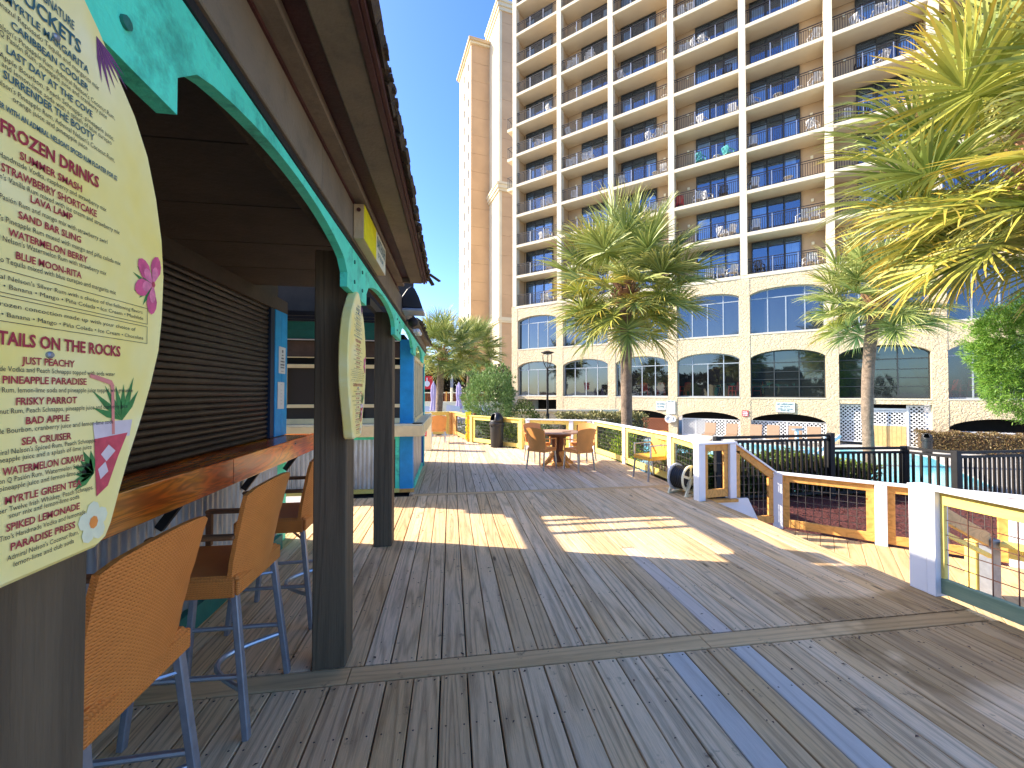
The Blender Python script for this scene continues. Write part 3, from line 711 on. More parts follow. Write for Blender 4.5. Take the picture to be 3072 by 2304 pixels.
# speaker and flood lights at the end of the roof
t = thing('outdoor_speaker', 'black hooded speaker hanging at the end of the bar roof', 'speaker', (-.5,4.95,2.55))
mb = MB(); mb.strip([(-.56,2.74),(-.50,2.83),(-.46,2.86),(-.42,2.84),(-.37,2.74),(-.33,2.62)], [(-.56,2.62),(-.50,2.615),(-.46,2.612),(-.42,2.61),(-.37,2.608),(-.33,2.605)], lambda u,v,w: (u,w,v), 4.84, 5.10)
mb.build('cabinet', M['plastic_blk'], t, bev=.008, fix=True)
MB().box(-.56,-.318,4.82,5.12,2.565,2.603).build('grille_rim', M['alu_d'], t, bev=.008)
MB().box(-.60,-.561,4.86,4.98,2.60,2.72).build('bracket', M['black'], t)
t = thing('flood_light', 'grey round flood lamp under the black speaker', 'lamp', (-.5,5.35,2.5))
MB().lathe([(.02,5.28),(.06,5.30),(.072,5.38),(.068,5.46),(.03,5.50),(0,5.50)], (-.475,0,2.52), 18, 'y').build('lamp_body', M['bronze'], t, smooth=True)
MB().box(-.56,-.475,5.36,5.39,2.535,2.565).build('arm', M['wire'], t)
for k, (yy, lab) in enumerate(((6.35,'near white spot lamp fixed to the eave of the second kiosk'),(6.62,'farther white spot lamp fixed to the eave of the second kiosk'))):
    t = thing('spot_lamp', lab, 'lamp', (-.53,yy,2.5), group='spot lamps on the eave')
    MB().box(-.56,-.50,yy-.03,yy+.03,2.53,2.59).build('mount', M['whitep'], t)
    MB().lathe([(.02,yy-.07),(.030,yy-.06),(.034,yy+.03),(.02,yy+.05),(0,yy+.05)], (-.49,0,2.555), 14, 'y').build('lamp_head', M['whitep'], t, smooth=True)

# ------------------------------------------------------------------ second kiosk
ks = thing('food_kiosk', 'cream and blue food kiosk with corrugated base and teal scalloped fascia behind the bar', 'kiosk', (-2,8.2,0))
YS = 6.96
MB().box(-3.4,-.78,YS+.12,9.3,0,2.6).build('core_wall', M['dark'], ks)
MB().box(-.83,-.62,YS,YS+.2,.0,2.5).build('corner_board', M['blue'], ks, bev=.004)
MB().box(-.90,-.835,YS+.01,YS+.06,.05,.93).build('trim', M['teal'], ks)
MB().box(-3.4,-.83,YS-.02,YS+.05,-.002,.06).build('base_board', M['rail_yellow'], ks)
MB().box(-.829,-.60,YS-.022,YS+.05,-.002,.055).build('base_board', M['rail_brown'], ks)
x = -.92
while x > -3.2:
    corrugated((x-.8,YS+.03,0),(x-.004,YS+.03,0),.062,.86,(0,1,0),'corrugated_panel',ks); x -= .8
MB().box(-3.4,-.905,YS+.0,YS+.06,.862,.93).build('trim', M['teal'], ks)
MB().box(-3.4,-.46,6.74,YS+.1,1.10,1.125).build('counter_top', M['cream_p'], ks)
MB().box(-3.4,-.462,6.735,6.76,.93,1.098).build('counter_apron', M['cream'], ks, bev=.003)
for zz, h in ((2.02,.06),(1.385,.055),(1.13,.08)):
    MB().box(-3.4,-.832,YS-.005,YS+.06,zz,zz+h).build('window_rail', M['cream'], ks, bev=.003)
for xx in (-1.47,-2.62,-3.3): MB().box(xx,xx+.05,YS-.01,YS+.055,1.44,2.02).build('window_stile', M['cream'], ks)
MB().box(-1.42,-1.39,YS+.01,YS+.05,1.44,2.02).build('window_stile', M['cream_p'], ks)
for a, c in ((-3.4,-3.6),(-3.55,-2.62),(-2.57,-1.47),(-1.39,-.83)):
    MB().box(a,c,YS+.03,YS+.035,1.44,2.02).build('window_screen', M['screen'], ks); MB().box(a,c,YS+.03,YS+.035,1.21,1.385).build('window_screen', M['screen'], ks)
MB().box(-3.4,-.84,YS+.10,YS+.115,1.2,2.02).build('rolled_blind', M['brownblind'], ks)
MB().box(-3.4,-.84,YS+.02,YS+.03,2.2,2.45).build('rolled_blind', M['brownblind'], ks)
MB().box(-3.4,-.84,YS+.0,YS+.05,2.185,2.198).build('blind_bar', M['cream'], ks)
MB().box(-3.4,-.84,YS-.02,YS+.03,2.48,2.62).build('fascia_board', M['teal_dark'], ks)
MB().box(-3.4,-.84,YS-.02,YS+.03,2.623,2.76).build('fascia_board', M['teal_dark'], ks)
MB().box(-3.4,-.84,YS-.04,YS+.02,2.465,2.477).build('fascia_bar', M['whitep'], ks)
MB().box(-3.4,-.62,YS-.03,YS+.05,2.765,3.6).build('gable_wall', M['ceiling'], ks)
MB().box(-3.4,-.70,6.72,6.925,2.80,2.84).build('awning', M['black'], ks)
MB().box(-3.3,-.9,6.70,6.718,2.80,2.815).build('awning_bar', M['whitep'], ks)
# east side
pg = thing('stripe_frame', 'added open frame with slats casting shade stripes from the gap between bar and kiosk', 'stripe_frame', (-2.9,6,0))  # added beams and slats, placed to cast the shade stripes on the deck
MB().box(-2.95,-2.85,5.0,6.90,2.55,2.75).build('side_beam', M['black'], pg)
for yy in (6.45,6.27,5.98): MB().box(-2.848,-1.0,yy,yy+.055,2.69,2.75).build('stripe_bar', M['black'], pg)
MB().box(-1.0,-.94,5.0,6.90,2.66,2.75).build('side_beam', M['black'], pg)
scallop(6.501, 9.6, CY[3:], 'scalloped_fascia', ks)
MB().box(-.63,-.562,6.401,9.6,2.532,2.66).build('frieze_board', M['taupe'], ks)
MB().box(-.61,-.574,6.501,9.6,2.502,2.530).build('black_batten', M['black'], ks)
yy = YS+.22
for k in range(6):
    L_ = .38; a = yy+k*L_
    MB().box(-.66,-.61,a,a+.06,1.125,2.24).build('window_stile', M['cream'], ks, bev=.003)
    if k < 5: MB().box(-.64,-.635,a+.06,a+L_,1.20,2.18).build('window_pane', M['screen'] if k % 2 else M['g_teal'], ks)
for zz, h in ((1.127,.07),(2.18,.07)): MB().box(-.655,-.605,YS+.2,9.25,zz,zz+h).build('window_rail', M['cream'], ks)
for a in (9.25,): MB().box(-.72,-.60,a,a+.1,0,2.25).build('corner_board', M['blue_back'], ks); MB().box(-.70,-.585,a+.101,a+.22,0,2.25).build('corner_board', M['teal'], ks)
a = YS+.2
while a < 9.1: corrugated((-.645,a,0),(-.645,min(9.25,a+.7)-.003,0),.09,.93,(1,0,0),'corrugated_panel',ks); a += .7
MB().box(-.67,-.61,YS+.2,9.3,0,.09).build('base_board', M['teal'], ks)
MB().box(-.62,-.44,6.762,9.9,1.10,1.125).build('counter_top', M['cream_p'], ks)
MB().box(-.462,-.437,6.735,9.9,.93,1.098).build('counter_apron', M['cream'], ks, bev=.003)
MB().box(-2.3,-.62,9.42,9.9,0,2.5).build('rear_wall', M['cream'], ks)
roofplane(-.47,2.70,-2.4,4.5,6.7,9.6,9.4,'roof',ks); roofplane(-3.9,2.8,-2.401,4.5,6.98,9.6,9.4,'roof',ks)
y = 6.3
while y < 9.7:
    w = random.uniform(.1,.16)
    MB().bar((-.52,y+w/2,2.75),(-.43+random.uniform(-.02,.02),y+w/2,2.69),w-.01,.022).build('shingle', M['shingle'], ks); y += w
MB().box(-.60,-.48,6.3,9.6,2.665,2.69).build('soffit_board', M['taupe'], ks)
# cabinet with a red fire label at the far end of the kiosk
t = thing('extinguisher_cabinet', 'low cream cabinet with red fire extinguisher sign at far end of kiosk', 'cabinet', (-.65,11.75,0))
MB().box(-.80,-.54,11.66,11.95,0,1.02).build('cabinet_body', M['cream_p'], t, bev=.008)
MB().box(-.585,-.54,11.62,11.655,.02,1.06).build('door_stile', M['cream_p'], t)
MB().box(-.745,-.665,11.651,11.656,.40,.68).build('sign_panel', M['redsign'], t)
MB().box(-.73,-.66,11.648,11.652,.68,.72).build('sign_top', M['redsign'], t)
mb = MB()
for i, ch in enumerate('FIRE'): put_text(mb, ch, .042, lambda x,y,i=i: (-.705+x,11.6495,.62-.06*i+y), None, .002)
mb.build('sign_letters', M['whitep'], t, kind='stuff')
# ------------------------------------------------------------------ railings
def rail_run(name, label, pts, z0, H=.87, wm='rail_yellow', group='deck railings', skip_post=(), postw=.115, zs=None, bottom=None, posts='white', cap='white', wirem='wire', stile=.085, grid=.105, sag=True):
    t = thing(name, label, 'railing', (*pts[0], z0), group=group)
    for i, p in enumerate(pts):
        if i in skip_post: continue
        if i < len(pts)-1: d = Vector(pts[i+1])-Vector(p)
        else: d = Vector(p)-Vector(pts[i-1])
        a = atan2(d.y, d.x); mb = MB(); mb.T = Matrix.Translation((p[0],p[1],z0)) @ Matrix.Rotation(a,4,'Z'); w = postw/2
        mb.box(-w,w,-w,w,0,H-.031); mb.build('post', M[posts], t, bev=.004)
    for i in range(len(pts)-1):
        p, q = Vector(pts[i]), Vector(pts[i+1]); L = (q-p).length; d = (q-p)/L; w = postw/2+.002
        a, e = p+d*w, q-d*w
        V = lambda v, z: (v.x, v.y, z)
        n = Vector((-d.y, d.x))
        ce = .0 if i else .07
        MB().bar(V(p-d*ce, z0+H-.014), V(q+d*(.07 if i == len(pts)-2 else -.001), z0+H-.014), .145, .028).build('cap_board', M[cap], t, bev=.003)
        MB().bar(V(a, z0+H-.085), V(e, z0+H-.085), .04, .10).build('top_rail', M[wm], t, bev=.003)
        bz = .09 if bottom is None else bottom
        MB().bar(V(a, z0+bz), V(e, z0+bz), .042, .12).build('bottom_rail', M['rail_shaded'] if bottom else M[wm], t, bev=.003)
        for (s, f) in ((a, 1), (e, -1)):
            c = s+d*f*stile/2
            MB().bar(V(c, z0+bz+.061), V(c, z0+H-.136), stile, .038, up=(n.x,n.y,0)).build('stile', M[wm], t, bev=.003)
        mb = MB(); s0 = a+d*(stile+.003); s1 = e-d*(stile+.003); Lw = (s1-s0).length; k = max(1, int(Lw/grid)); r = .0030
        zb, zt = z0+bz+.06, z0+H-.136
        for j in range(1, k+1):
            c = s0+d*(Lw*j/(k+1)); mb.bar(V(c,zb), V(c,zt), r*2, r*2)
        kz = max(2, int((zt-zb)/grid))
        for j in range(1, kz+1):
            z = zb+(zt-zb)*j/(kz+1); mb.bar(V(s0+n*.004,z), V(s1+n*.004,z), r*2, r*2)
        mb.build('wire_mesh', M[wirem], t)
    return t
rail_run('deck_railing', 'near yellow pine railing with white double post at right edge of photo', [(3.92,2.93),(3.99,.95),(4.0,-1.0)], 0, .87, grid=.14, postw=.13, wirem='wire_rust', bottom=.085)
MB().box(3.853,3.985,2.80,2.862,0,.84).build('post', M['white'], [o for o in C.objects if o.name.startswith('deck_railing')][0], bev=.003)
rail_run('deck_railing', 'yellow pine railing with wire mesh from hose reel back past the mustard chair', [(3.80,5.90),(3.97,7.0),(3.94,8.93),(3.82,10.62)], 0, skip_post=(0,))
rail_run('deck_railing', 'short yellow railing behind the round table with four chairs', [(3.70,10.72),(3.26,10.93),(2.16,11.48)], 0)
rail_run('deck_railing', 'yellow railing behind the black trash can at the back of the deck', [(2.0,11.60),(.68,13.42)], 0, posts='rail_yellow', cap='rail_yellow')
rail_run('deck_railing', 'far corner railing beyond the yellow slatted panel', [(.58,13.62),(.17,15.80),(-.02,15.95)], 0, wm='rail_brown', posts='rail_brown', cap='rail_yellow')
rail_run('deck_railing', 'far end railing behind the lone orange chair', [(-.06,15.98),(-1.0,15.75),(-2.2,15.6)], 0, posts='rail_yellow', cap='rail_yellow')
# stair side: white corner post, small framed panel, second post
t = rail_run('stair_railing', 'narrow brown framed panel between two white posts at top of steps', [(3.725,5.78),(4.30,5.86)], 0, wm='rail_brown', group='stair rails', stile=.08, grid=3, postw=.12)
MB().box(3.79,4.36,5.76,5.84,-.045,-.002).build('kick_board', M['rail_brown'], t)
mb = MB(); mb.prism([(DE+.045,-.003),(4.55,-.003),(4.75,-.40),(DE+.045,-.40)], lambda u,v,w: (u,w,v), 5.80, 5.83); mb.build('skirt_board', M['white'], t, fix=True)
t = thing('stair_railing', 'sloping cedar rail with mesh going down beside the steps to lower deck', 'railing', (4.4,5.87,0), group='stair rails')
mb = MB(); mb.bar((4.365,5.87,.80),(5.045,5.87,.30),.04,.115); mb.build('sloping_rail', M['rail_brown'], t, bev=.003)
MB().bar((4.33,5.87,.873),(5.07,5.87,.372),.11,.025).build('cap_board', M['white'], t)
MB().box(4.375,4.455,5.85,5.89,-.28,.72).build('stile', M['rail_brown'], t); MB().box(4.95,5.03,5.85,5.89,-.30,.28).build('stile', M['rail_brown'], t)
MB().box(4.375,5.035,5.848,5.892,-.42,-.31).build('bottom_rail', M['rail_brown'], t)
mb = MB()
for k in range(1,6): x = 4.46+k*.082; mb.bar((x,5.87,-.31),(x,5.87,.76-(x-4.365)*.735),.0045,.0045)
for k in range(6): z = -.2+k*.13; mb.bar((4.46,5.874,z),(min(4.95,4.365+(.74-z)/.735),5.874,z),.0045,.0045)
mb.build('wire_mesh', M['wire'], t)
rail_run('lower_railing', 'white capped cedar framed railing of the lower deck beside the mulch bed', [(5.12,5.86),(5.965,4.99),(6.87,4.13),(7.75,3.24),(8.65,2.34)], -.5, .87, wm='rail_brown', postw=.13)
t = thing('stair_handrail', 'rough brown handrail sloping down to a grey post beside the near railing', 'railing', (4.05,3.05,0))
mb = MB(); mb.bar((4.02,3.04,.70),(5.45,3.50,.13),.05,.13); mb.build('handrail', M['plank_cross'], t, bev=.004)
MB().bar((4.02,3.0,.52),(5.40,3.44,-.02),.03,.04).build('lower_rail', M['rail_yellow'], t)
MB().box(5.42,5.53,3.44,3.55,-.5,.14).build('post', M['alu_d'], t, bev=.004)
MB().box(5.40,5.50,3.56,3.66,-.5,.08).build('post', M['rail_yellow'], t, bev=.004)
t = thing('ramp_railing', 'low yellow railing running from the grey post toward the viewer on lower deck', 'railing', (5.6,3.4,-.5))
MB().bar((5.54,3.44,.10),(6.1,2.0,.12),.14,.04).build('cap_board', M['rail_yellow'], t); MB().bar((5.56,3.40,.02),(6.1,2.0,.04),.04,.10).build('top_rail', M['rail_yellow'], t)
MB().box(6.05,6.16,1.9,2.0,-.5,.09).build('post', M['white'], t)

# black picket fence beyond the lower deck
FN = [(5.30,7.62,.71),(8.0,7.73,.71),(8.03,7.70,.43),(9.68,7.56,.43),(9.92,6.83,.43),(11.9,6.82,.43),(14.0,6.8,.43)]
fence = thing('picket_fence', 'black picket fence stepping down in height behind the lower deck and mulch bed', 'fence', (5.3,7.62,-.6))
for (a, c) in ((0,1),(2,3),(3,4),(4,5),(5,6)):
    p, q = Vector(FN[a]), Vector(FN[c]); z = p.z; L = (q-p).length; d = (q-p)/L
    MB().bar(p, q, .07, .05).build('top_rail', M['black'], fence); MB().bar(p-Vector((0,0,.09)), q-Vector((0,0,.09)), .035,.05).build('upper_rail', M['black'], fence)
    zb = -.5 if a < 4 else -.55
    MB().bar((p.x,p.y,zb), (q.x,q.y,zb), .035, .05).build('bottom_rail', M['black'], fence)
    n = int(L/.115)
    for k in range(1, n):
        o = p+d*(L*k/n); MB().box(o.x-.019,o.x+.019,o.y-.019,o.y+.019,zb+.026,z-.116).build('picket', M['bronze'], fence)
for (x,y,z) in ((5.30,7.62,.74),(8.015,7.72,.76),(9.68,7.57,.47),(9.93,6.83,.47),(11.9,6.82,.47)):
    MB().box(x-.055,x+.055,y-.055,y+.055,-.6,z).build('post', M['black'], fence, bev=.006)

# ------------------------------------------------------------------ bar stools and chairs
def curved_back(w0, w1, z0, z1, y0, y1, bow, th, tcurve=.03, nx=10, nz=8, rnd=.05):
    mb = MB(); F = []; B = []
    for j in range(nz+1):
        s = j/nz; w = w0+(w1-w0)*s
        z = z0+(z1-z0)*s; y = y0+(y1-y0)*s**1.3
        for i in range(nx+1):
            u = i/nx*2-1; zz = z-(tcurve*u*u*s if s > .6 else 0)-(rnd*max(0,abs(u)-.8)**2*25*.2*(1 if j == nz else 0)); zz += (tcurve*.8*u*u*(1-s) if s < .3 else 0)
            F.append((u*w/2, y+bow*u*u, zz)); B.append((u*w/2, y+bow*u*u-th, zz))
    n = len(F); W_ = nx+1; fs = []
    for j in range(nz):
        for i in range(nx):
            a = j*W_+i; fs.append((a+1,a,a+W_,a+W_+1)); fs.append((n+a,n+a+1,n+a+W_+1,n+a+W_))
    for i in range(nx): fs.append((i,i+1,n+i+1,n+i)); k = nz*W_+i; fs.append((k+1,k,n+k,n+k+1))
    for j in range(nz): a = j*W_; fs.append((a+W_,a,n+a,n+a+W_)); c = a+nx; fs.append((c,c+W_,n+c+W_,n+c))
    mb.add(F+B, fs); return mb
def make_stool(loc, rz, label, back=True):
    t = thing('bar_stool', label, 'bar stool', loc, rz, 'bar stools at the counter')
    for sx in (-1,1):
        MB().bar((sx*.205,-.20,.70),(sx*.235,-.275,0),.036,.030,(0,1,0)).build('leg', M['alu_d'], t, local=True, bev=.004)
        MB().bar((sx*.20,.20,.70),(sx*.225,.265,0),.036,.030,(0,1,0)).build('leg', M['alu_d'], t, local=True, bev=.004)
        MB().tube([(sx*.222,-.245,.29),(sx*.216,.0,.29),(sx*.214,.235,.29)],.0125,8).build('side_bar', M['alu'], t, local=True, smooth=True)
        MB().tube([(sx*.21,-.215,.60),(-sx*.02,.0,.655)],.008,6).build('brace', M['alu'], t, local=True, smooth=True)
    arc = [(x, -.262-.0-.13*cos(x/.235*pi/2), .235) for x in [(-1+2*i/12)*.23 for i in range(13)]]
    arc2 = [(x, .25+.09*cos(x/.235*pi/2), .30) for x in [(-1+2*i/12)*.22 for i in range(13)]]
    MB().tube([(a, -.25+.22*cos(a/.235*pi/2), .235) for a,_,_ in arc],.0135,8).build('foot_ring', M['alu'], t, local=True, smooth=True)
    MB().tube(arc2,.0135,8).build('foot_ring', M['alu'], t, local=True, smooth=True)
    MB().box(-.225,.225,-.225,.225,.735,.765).build('seat', M['orange'], t, local=True, bev=.012)
    MB().box(-.232,.232,-.232,-.212,.675,.752).build('seat_skirt', M['orange'], t, local=True, bev=.006)
    for sx in (-1,1): MB().box(sx*.222-.010,sx*.222+.010,-.21,.225,.665,.752).build('seat_skirt', M['orange'], t, local=True, bev=.006)
    MB().box(-.232,.232,.212,.232,.675,.752).build('seat_skirt', M['orange'], t, local=True, bev=.006)
    curved_back(.44,.50,.69,1.20,-.215,-.30,.045,.02,.035).build('backrest', M['orange'], t, local=True, smooth=True)
    for sx in (-1,1):
        MB().bar((sx*.232,-.215,.955),(sx*.232,.17,.955),.045,.022).build('armrest', M['brownr'], t, local=True, bev=.006)
        MB().bar((sx*.232,.155,.76),(sx*.232,.155,.944),.030,.030,(0,1,0)).build('arm_support', M['brownr'], t, local=True, bev=.004)
    return t
make_stool((-1.21,1.52,0), radians(90), 'nearest orange woven bar stool, right beside the menu post')
make_stool((-1.225,2.385,0), radians(89), 'middle orange woven bar stool between its two neighbours')
make_stool((-1.235,3.30,0), radians(91), 'farthest orange woven bar stool, partly hidden by the dark post')

def make_chair(loc, rz, label, bm='orange2', lm='alu', arms=True, group='orange dining chairs', armm=None):
    t = thing('dining_chair', label, 'chair', loc, rz, group)
    for sx in (-1,1):
        MB().bar((sx*.20,-.19,.44),(sx*.225,-.25,0),.026,.026,(0,1,0)).build('leg', M[lm], t, local=True)
        MB().bar((sx*.20,.19,.42),(sx*.22,.225,0),.026,.026,(0,1,0)).build('leg', M[lm], t, local=True)
    MB().box(-.225,.225,-.22,.22,.425,.45).build('seat', M[bm], t, local=True, bev=.010)
    MB().box(-.226,.226,-.22,.215,.375,.424).build('seat_frame', M[bm], t, local=True, bev=.006)
    curved_back(.43,.50,.40,.89,-.21,-.30,.05,.018,.04).build('backrest', M[bm], t, local=True, smooth=True)
    if arms:
        for sx in (-1,1):
            MB().bar((sx*.235,-.22,.655),(sx*.235,.19,.645),.035,.022).build('armrest', M[armm or bm], t, local=True, bev=.005)
            MB().bar((sx*.235,.18,.43),(sx*.235,.18,.634),.024,.024,(0,1,0)).build('arm_support', M[armm or bm], t, local=True)
    return t
def face(dx, dy): return atan2(-dx, dy)
make_chair((1.93,8.66,0), face(.75,.66), 'orange chair on left front of round table, its back to the viewer')
make_chair((2.66,8.40,0), face(-.42,.90), 'orange chair on right front of round table, its back to the viewer')
make_chair((2.02,9.55,0), face(.35,-.94), 'orange chair on left far side of round table, facing the viewer')
make_chair((3.06,9.35,0), face(-.70,-.70), 'sunlit orange chair on right far side of round table by the railing')
make_chair((3.73,7.34,0), face(-.97,-.20), 'mustard yellow armchair facing left by the right hand railing', 'mustard', 'alu_d', armm='alu_d')
make_chair((-.40,13.42,0), face(-.1,1), 'lone orange chair at far end of deck beside the kiosk counter', 'orange2', 'alu', arms=False)
# round table
t = thing('round_table', 'round wooden pedestal table between the four orange chairs', 'table', (2.36,8.98,0))
MB().lathe([(.01,.722),(.46,.722),(.485,.735),(.485,.748),(.47,.757),(0,.757)], (2.36,8.98,0), 40).build('tabletop', M['tabletop'], t, smooth=True)
MB().lathe([(.03,.63),(.30,.66),(.30,.72),(0,.72)], (2.36,8.98,0), 24).build('apron', M['brownr'], t)
MB().lathe([(.09,.06),(.11,.10),(.06,.18),(.055,.4),(.09,.6),(.12,.64),(0,.64)], (2.36,8.98,0), 18).build('pedestal', M['brownr'], t, smooth=True)
for k in range(4):
    a = radians(20+90*k); c_, s_ = cos(a), sin(a)
    P = [(.10,.30),(.17,.22),(.25,.12),(.33,.06),(.40,.02)]
    mb = MB()
    for (r0,z0),(r1,z1) in zip(P, P[1:]): mb.bar((2.36+c_*r0,8.98+s_*r0,z0),(2.36+c_*r1,8.98+s_*r1,z1),.07,.06)
    mb.build('curved_foot', M['rail_brown'], t)
    MB().bar((2.36+c_*.07,8.98+s_*.07,.10),(2.36+c_*.13,8.98+s_*.13,.64),.07,.04).build('post_slat', M['brownr'], t)
MB().lathe([(.14,0),(.15,.03),(.10,.08),(0,.08)], (2.36,8.98,0), 18).build('base_plate', M['rail_brown'], t)
tag(MB().box(2.42,2.60,8.72,8.80,.758,.766).build('menu_holder', M['brownr']), 'small flat brown menu lying on the round table', 'menu')

# trash cans
def trash(loc, label, s=1.0, g=None):
    t = thing('trash_can', label, 'trash can', loc, group=g); x,y,z = loc; q = lambda P: [(r*s, z+h*s) for r,h in P]
    MB().lathe(q([(.165,0),(.18,.02),(.205,.66),(0,.66)]), (x,y,0), 28).build('bin_body', M['plastic_blk'], t, smooth=True)
    MB().lathe(q([(.215,.64),(.225,.66),(.222,.72),(.20,.74),(0,.74)]), (x,y,0), 28).build('rim', M['plastic_blk'], t, smooth=True)
    n = 28; prof = [(.20*cos(a), .74+.055+.235*sin(a)) for a in [i*pi/2/8 for i in range(9)]]; prof = [(.20,.735)]+prof; mb = MB(); vs = []
    for r,h in prof:
        for j in range(n): vs.append((x+r*s*cos(2*pi*j/n), y+r*s*sin(2*pi*j/n), z+h*s))
    fs = []
    for i in range(len(prof)-1):
        for j in range(n):
            a = (j+.5)/n*360
            if 1 <= i <= 5 and 185 <= a <= 245: continue
            fs.append((i*n+j,i*n+(j+1)%n,(i+1)*n+(j+1)%n,(i+1)*n+j))
    mb.add(vs, fs); o = mb.build('domed_lid', M['plastic_blk'], t, smooth=True); md = o.modifiers.new('s','SOLIDIFY'); md.thickness = .008
    for k in range(10):
        a = 2*pi*k/10; MB().bar((x+.20*s*cos(a),y+.20*s*sin(a),z+.60*s),(x+.222*s*cos(a),y+.222*s*sin(a),z+.66*s),.02,.03).build('rib', M['plastic_blk'], t)
    return t
trash((1.34,12.12,0), 'black domed trash can at the back of the wooden deck')
trash((22.9,16.9,-1.4), 'black domed trash can by the far hedge across the pool')
# hose reel behind the white corner post
t = thing('hose_reel', 'hose reel with cream spoked wheel and black hose behind white corner post', 'hose reel', (3.72,6.2,0))
def wheel(cx, cy, cz, nx, ny, name, m):
    R_ = Matrix.Translation((cx,cy,cz)) @ Matrix.Rotation(atan2(ny,nx),4,'Z'); mb = MB(); mb.T = R_
    mb.lathe([(.185,-.012),(.215,-.012),(.215,.012),(.185,.012),(.185,-.012)], (0,0,0), 32, 'x'); mb.lathe([(.0,-.014),(.045,-.014),(.045,.014),(0,.014)], (0,0,0), 16, 'x')
    for k in range(5):
        a = 2*pi*k/5+.3; mb.bar((0,.04*cos(a),.04*sin(a)),(0,.19*cos(a),.19*sin(a)),.04,.018,(1,0,0))
    mb.build(name, M[m], t, fix=True)
nx_, ny_ = .394, -.919
cx_, cy_ = 3.70, 6.18
wheel(cx_+nx_*.13, cy_+ny_*.13, .26, nx_, ny_, 'wheel', 'cream_p'); wheel(cx_-nx_*.13, cy_-ny_*.13, .26, nx_, ny_, 'wheel', 'whitep')
mb = MB(); mb.T = Matrix.Translation((cx_,cy_,.26)) @ Matrix.Rotation(atan2(ny_,nx_),4,'Z')
for i in range(7):
    for j, rr in enumerate((.165,.14)):
        xx = -.105+.035*i+(.017 if j else 0); mb.tube([(xx, rr*cos(2*pi*k/24), rr*sin(2*pi*k/24)) for k in range(25)], .017, 6, False)
mb.lathe([(.0,-.12),(.12,-.12),(.12,.12),(0,.12)], (0,0,0), 16, 'x'); mb.build('coiled_hose', M['plastic_blk'], t, smooth=True)
for sgn in (-1,1):
    bx, by = cx_+nx_*.155*sgn, cy_+ny_*.155*sgn
    mb = MB(); ux, uy = -ny_, nx_
    mb.bar((bx,by,.27),(bx+ux*.15,by+uy*.15,.015),.02,.05); mb.bar((bx,by,.27),(bx-ux*.15,by-uy*.15,.015),.02,.05); mb.bar((bx-ux*.17,by-uy*.17,.015),(bx+ux*.17,by+uy*.17,.015),.03,.03)
    mb.build('stand', M['cream_p'], t)
# yellow slatted panel leaning on a rough post
t = thing('slatted_panel', 'bright yellow slatted panel leaning on a rough brown post at back of deck', 'panel', (.57,13.62,0))
M['yel'] = paint('lemon_yellow_paint', (.80,.78,.02), .5, .08, 6)
for k in range(4):
    MB().box(.47,.66,13.56,13.585,.10+.235*k,.27+.235*k).build('slat', M['yel'], t, bev=.005)
MB().box(.50,.53,13.59,13.61,.02,.98).build('batten', M['yel'], t); MB().box(.60,.63,13.59,13.61,.02,.98).build('batten', M['yel'], t)
tag(MB().tube([(.745,13.52,0),(.735,13.53,.4),(.76,13.53,.93)], [.065,.055,.06], 9).build('rough_post', M['brownr'], None, smooth=True), 'rough brown log post right behind the yellow slatted panel', 'post')

# lamp post beyond the deck
t = thing('lamp_post', 'tall black lamp post with flat disc shade and curved arms behind the table', 'lamp post', (4.4,18.55,-1.4))
MB().tube([(4.4,18.55,-1.4),(4.4,18.55,2.75)], .05, 12).build('pole', M['bronze'], t, smooth=True)
MB().tube([(4.4,18.55,-.2),(4.4,18.55,.62)], .085, 12).build('pole_sleeve', M['bronze'], t, smooth=True)
for a in (0,120,240):
    a = radians(a+20); P = []
    for i in range(9):
        s = i/8; r = .05+.20*sin(min(1,s*1.25)*pi/2)-.02*s; P.append((4.4+r*cos(a), 18.55+r*sin(a), 2.70+.66*s))
    MB().tube(P, .018, 6).build('curved_arm', M['bronze'], t, smooth=True)
MB().lathe([(0,3.52),(.08,3.51),(.30,3.45),(.31,3.43),(.24,3.40),(.18,3.36),(0,3.36)], (4.4,18.55,0), 28).build('lamp_shade', M['bronze'], t, smooth=True)
MB().lathe([(.14,3.34),(.14,3.358),(0,3.358)], (4.4,18.55,0), 20).build('lens', M['whitep'], t)
# ------------------------------------------------------------------ the hotel
HA = radians(42.4); nX, nY = sin(HA), cos(HA)
hotel = thing('hotel', 'large cream balconied hotel block with rows of arched windows at its base', 'hotel', (nX*30.4, nY*30.4, 0), -HA)
HW = Matrix.Translation((nX*30.4, nY*30.4, 0)) @ Matrix.Rotation(-HA, 4, 'Z')
def hb(mb, name, m, **k): return mb.build(name, M[m] if isinstance(m, str) else m, k.pop('parent', hotel), local=True, **k)
PX = [-20.20+4.455*i for i in range(9)]            # pillar centres, left to right
FZ = [9.16+2.72*k for k in range(12)]
fw = cam.matrix_basis if False else None
fwd = Vector((sin(radians(8.42)), cos(radians(8.42)), 0))
def topz(x):
    p = HW @ Vector((x,0,0)); return 1.65+1174*p.dot(fwd)/1236+1.0
for i, x in enumerate(PX):
    w = .60 if i else .62
    hb(MB().box(x-w/2,x+w/2,-.02,.45,-1.45,9.14), 'pillar', 'stucco')
    hb(MB().box(x-.20,x+.20,-.05,.45,9.141,41.8), 'pillar', 'pillar')
    hb(MB().box(x-.11,x+.11,.451,1.45,9.18,41.8), 'partition', 'tanwall')
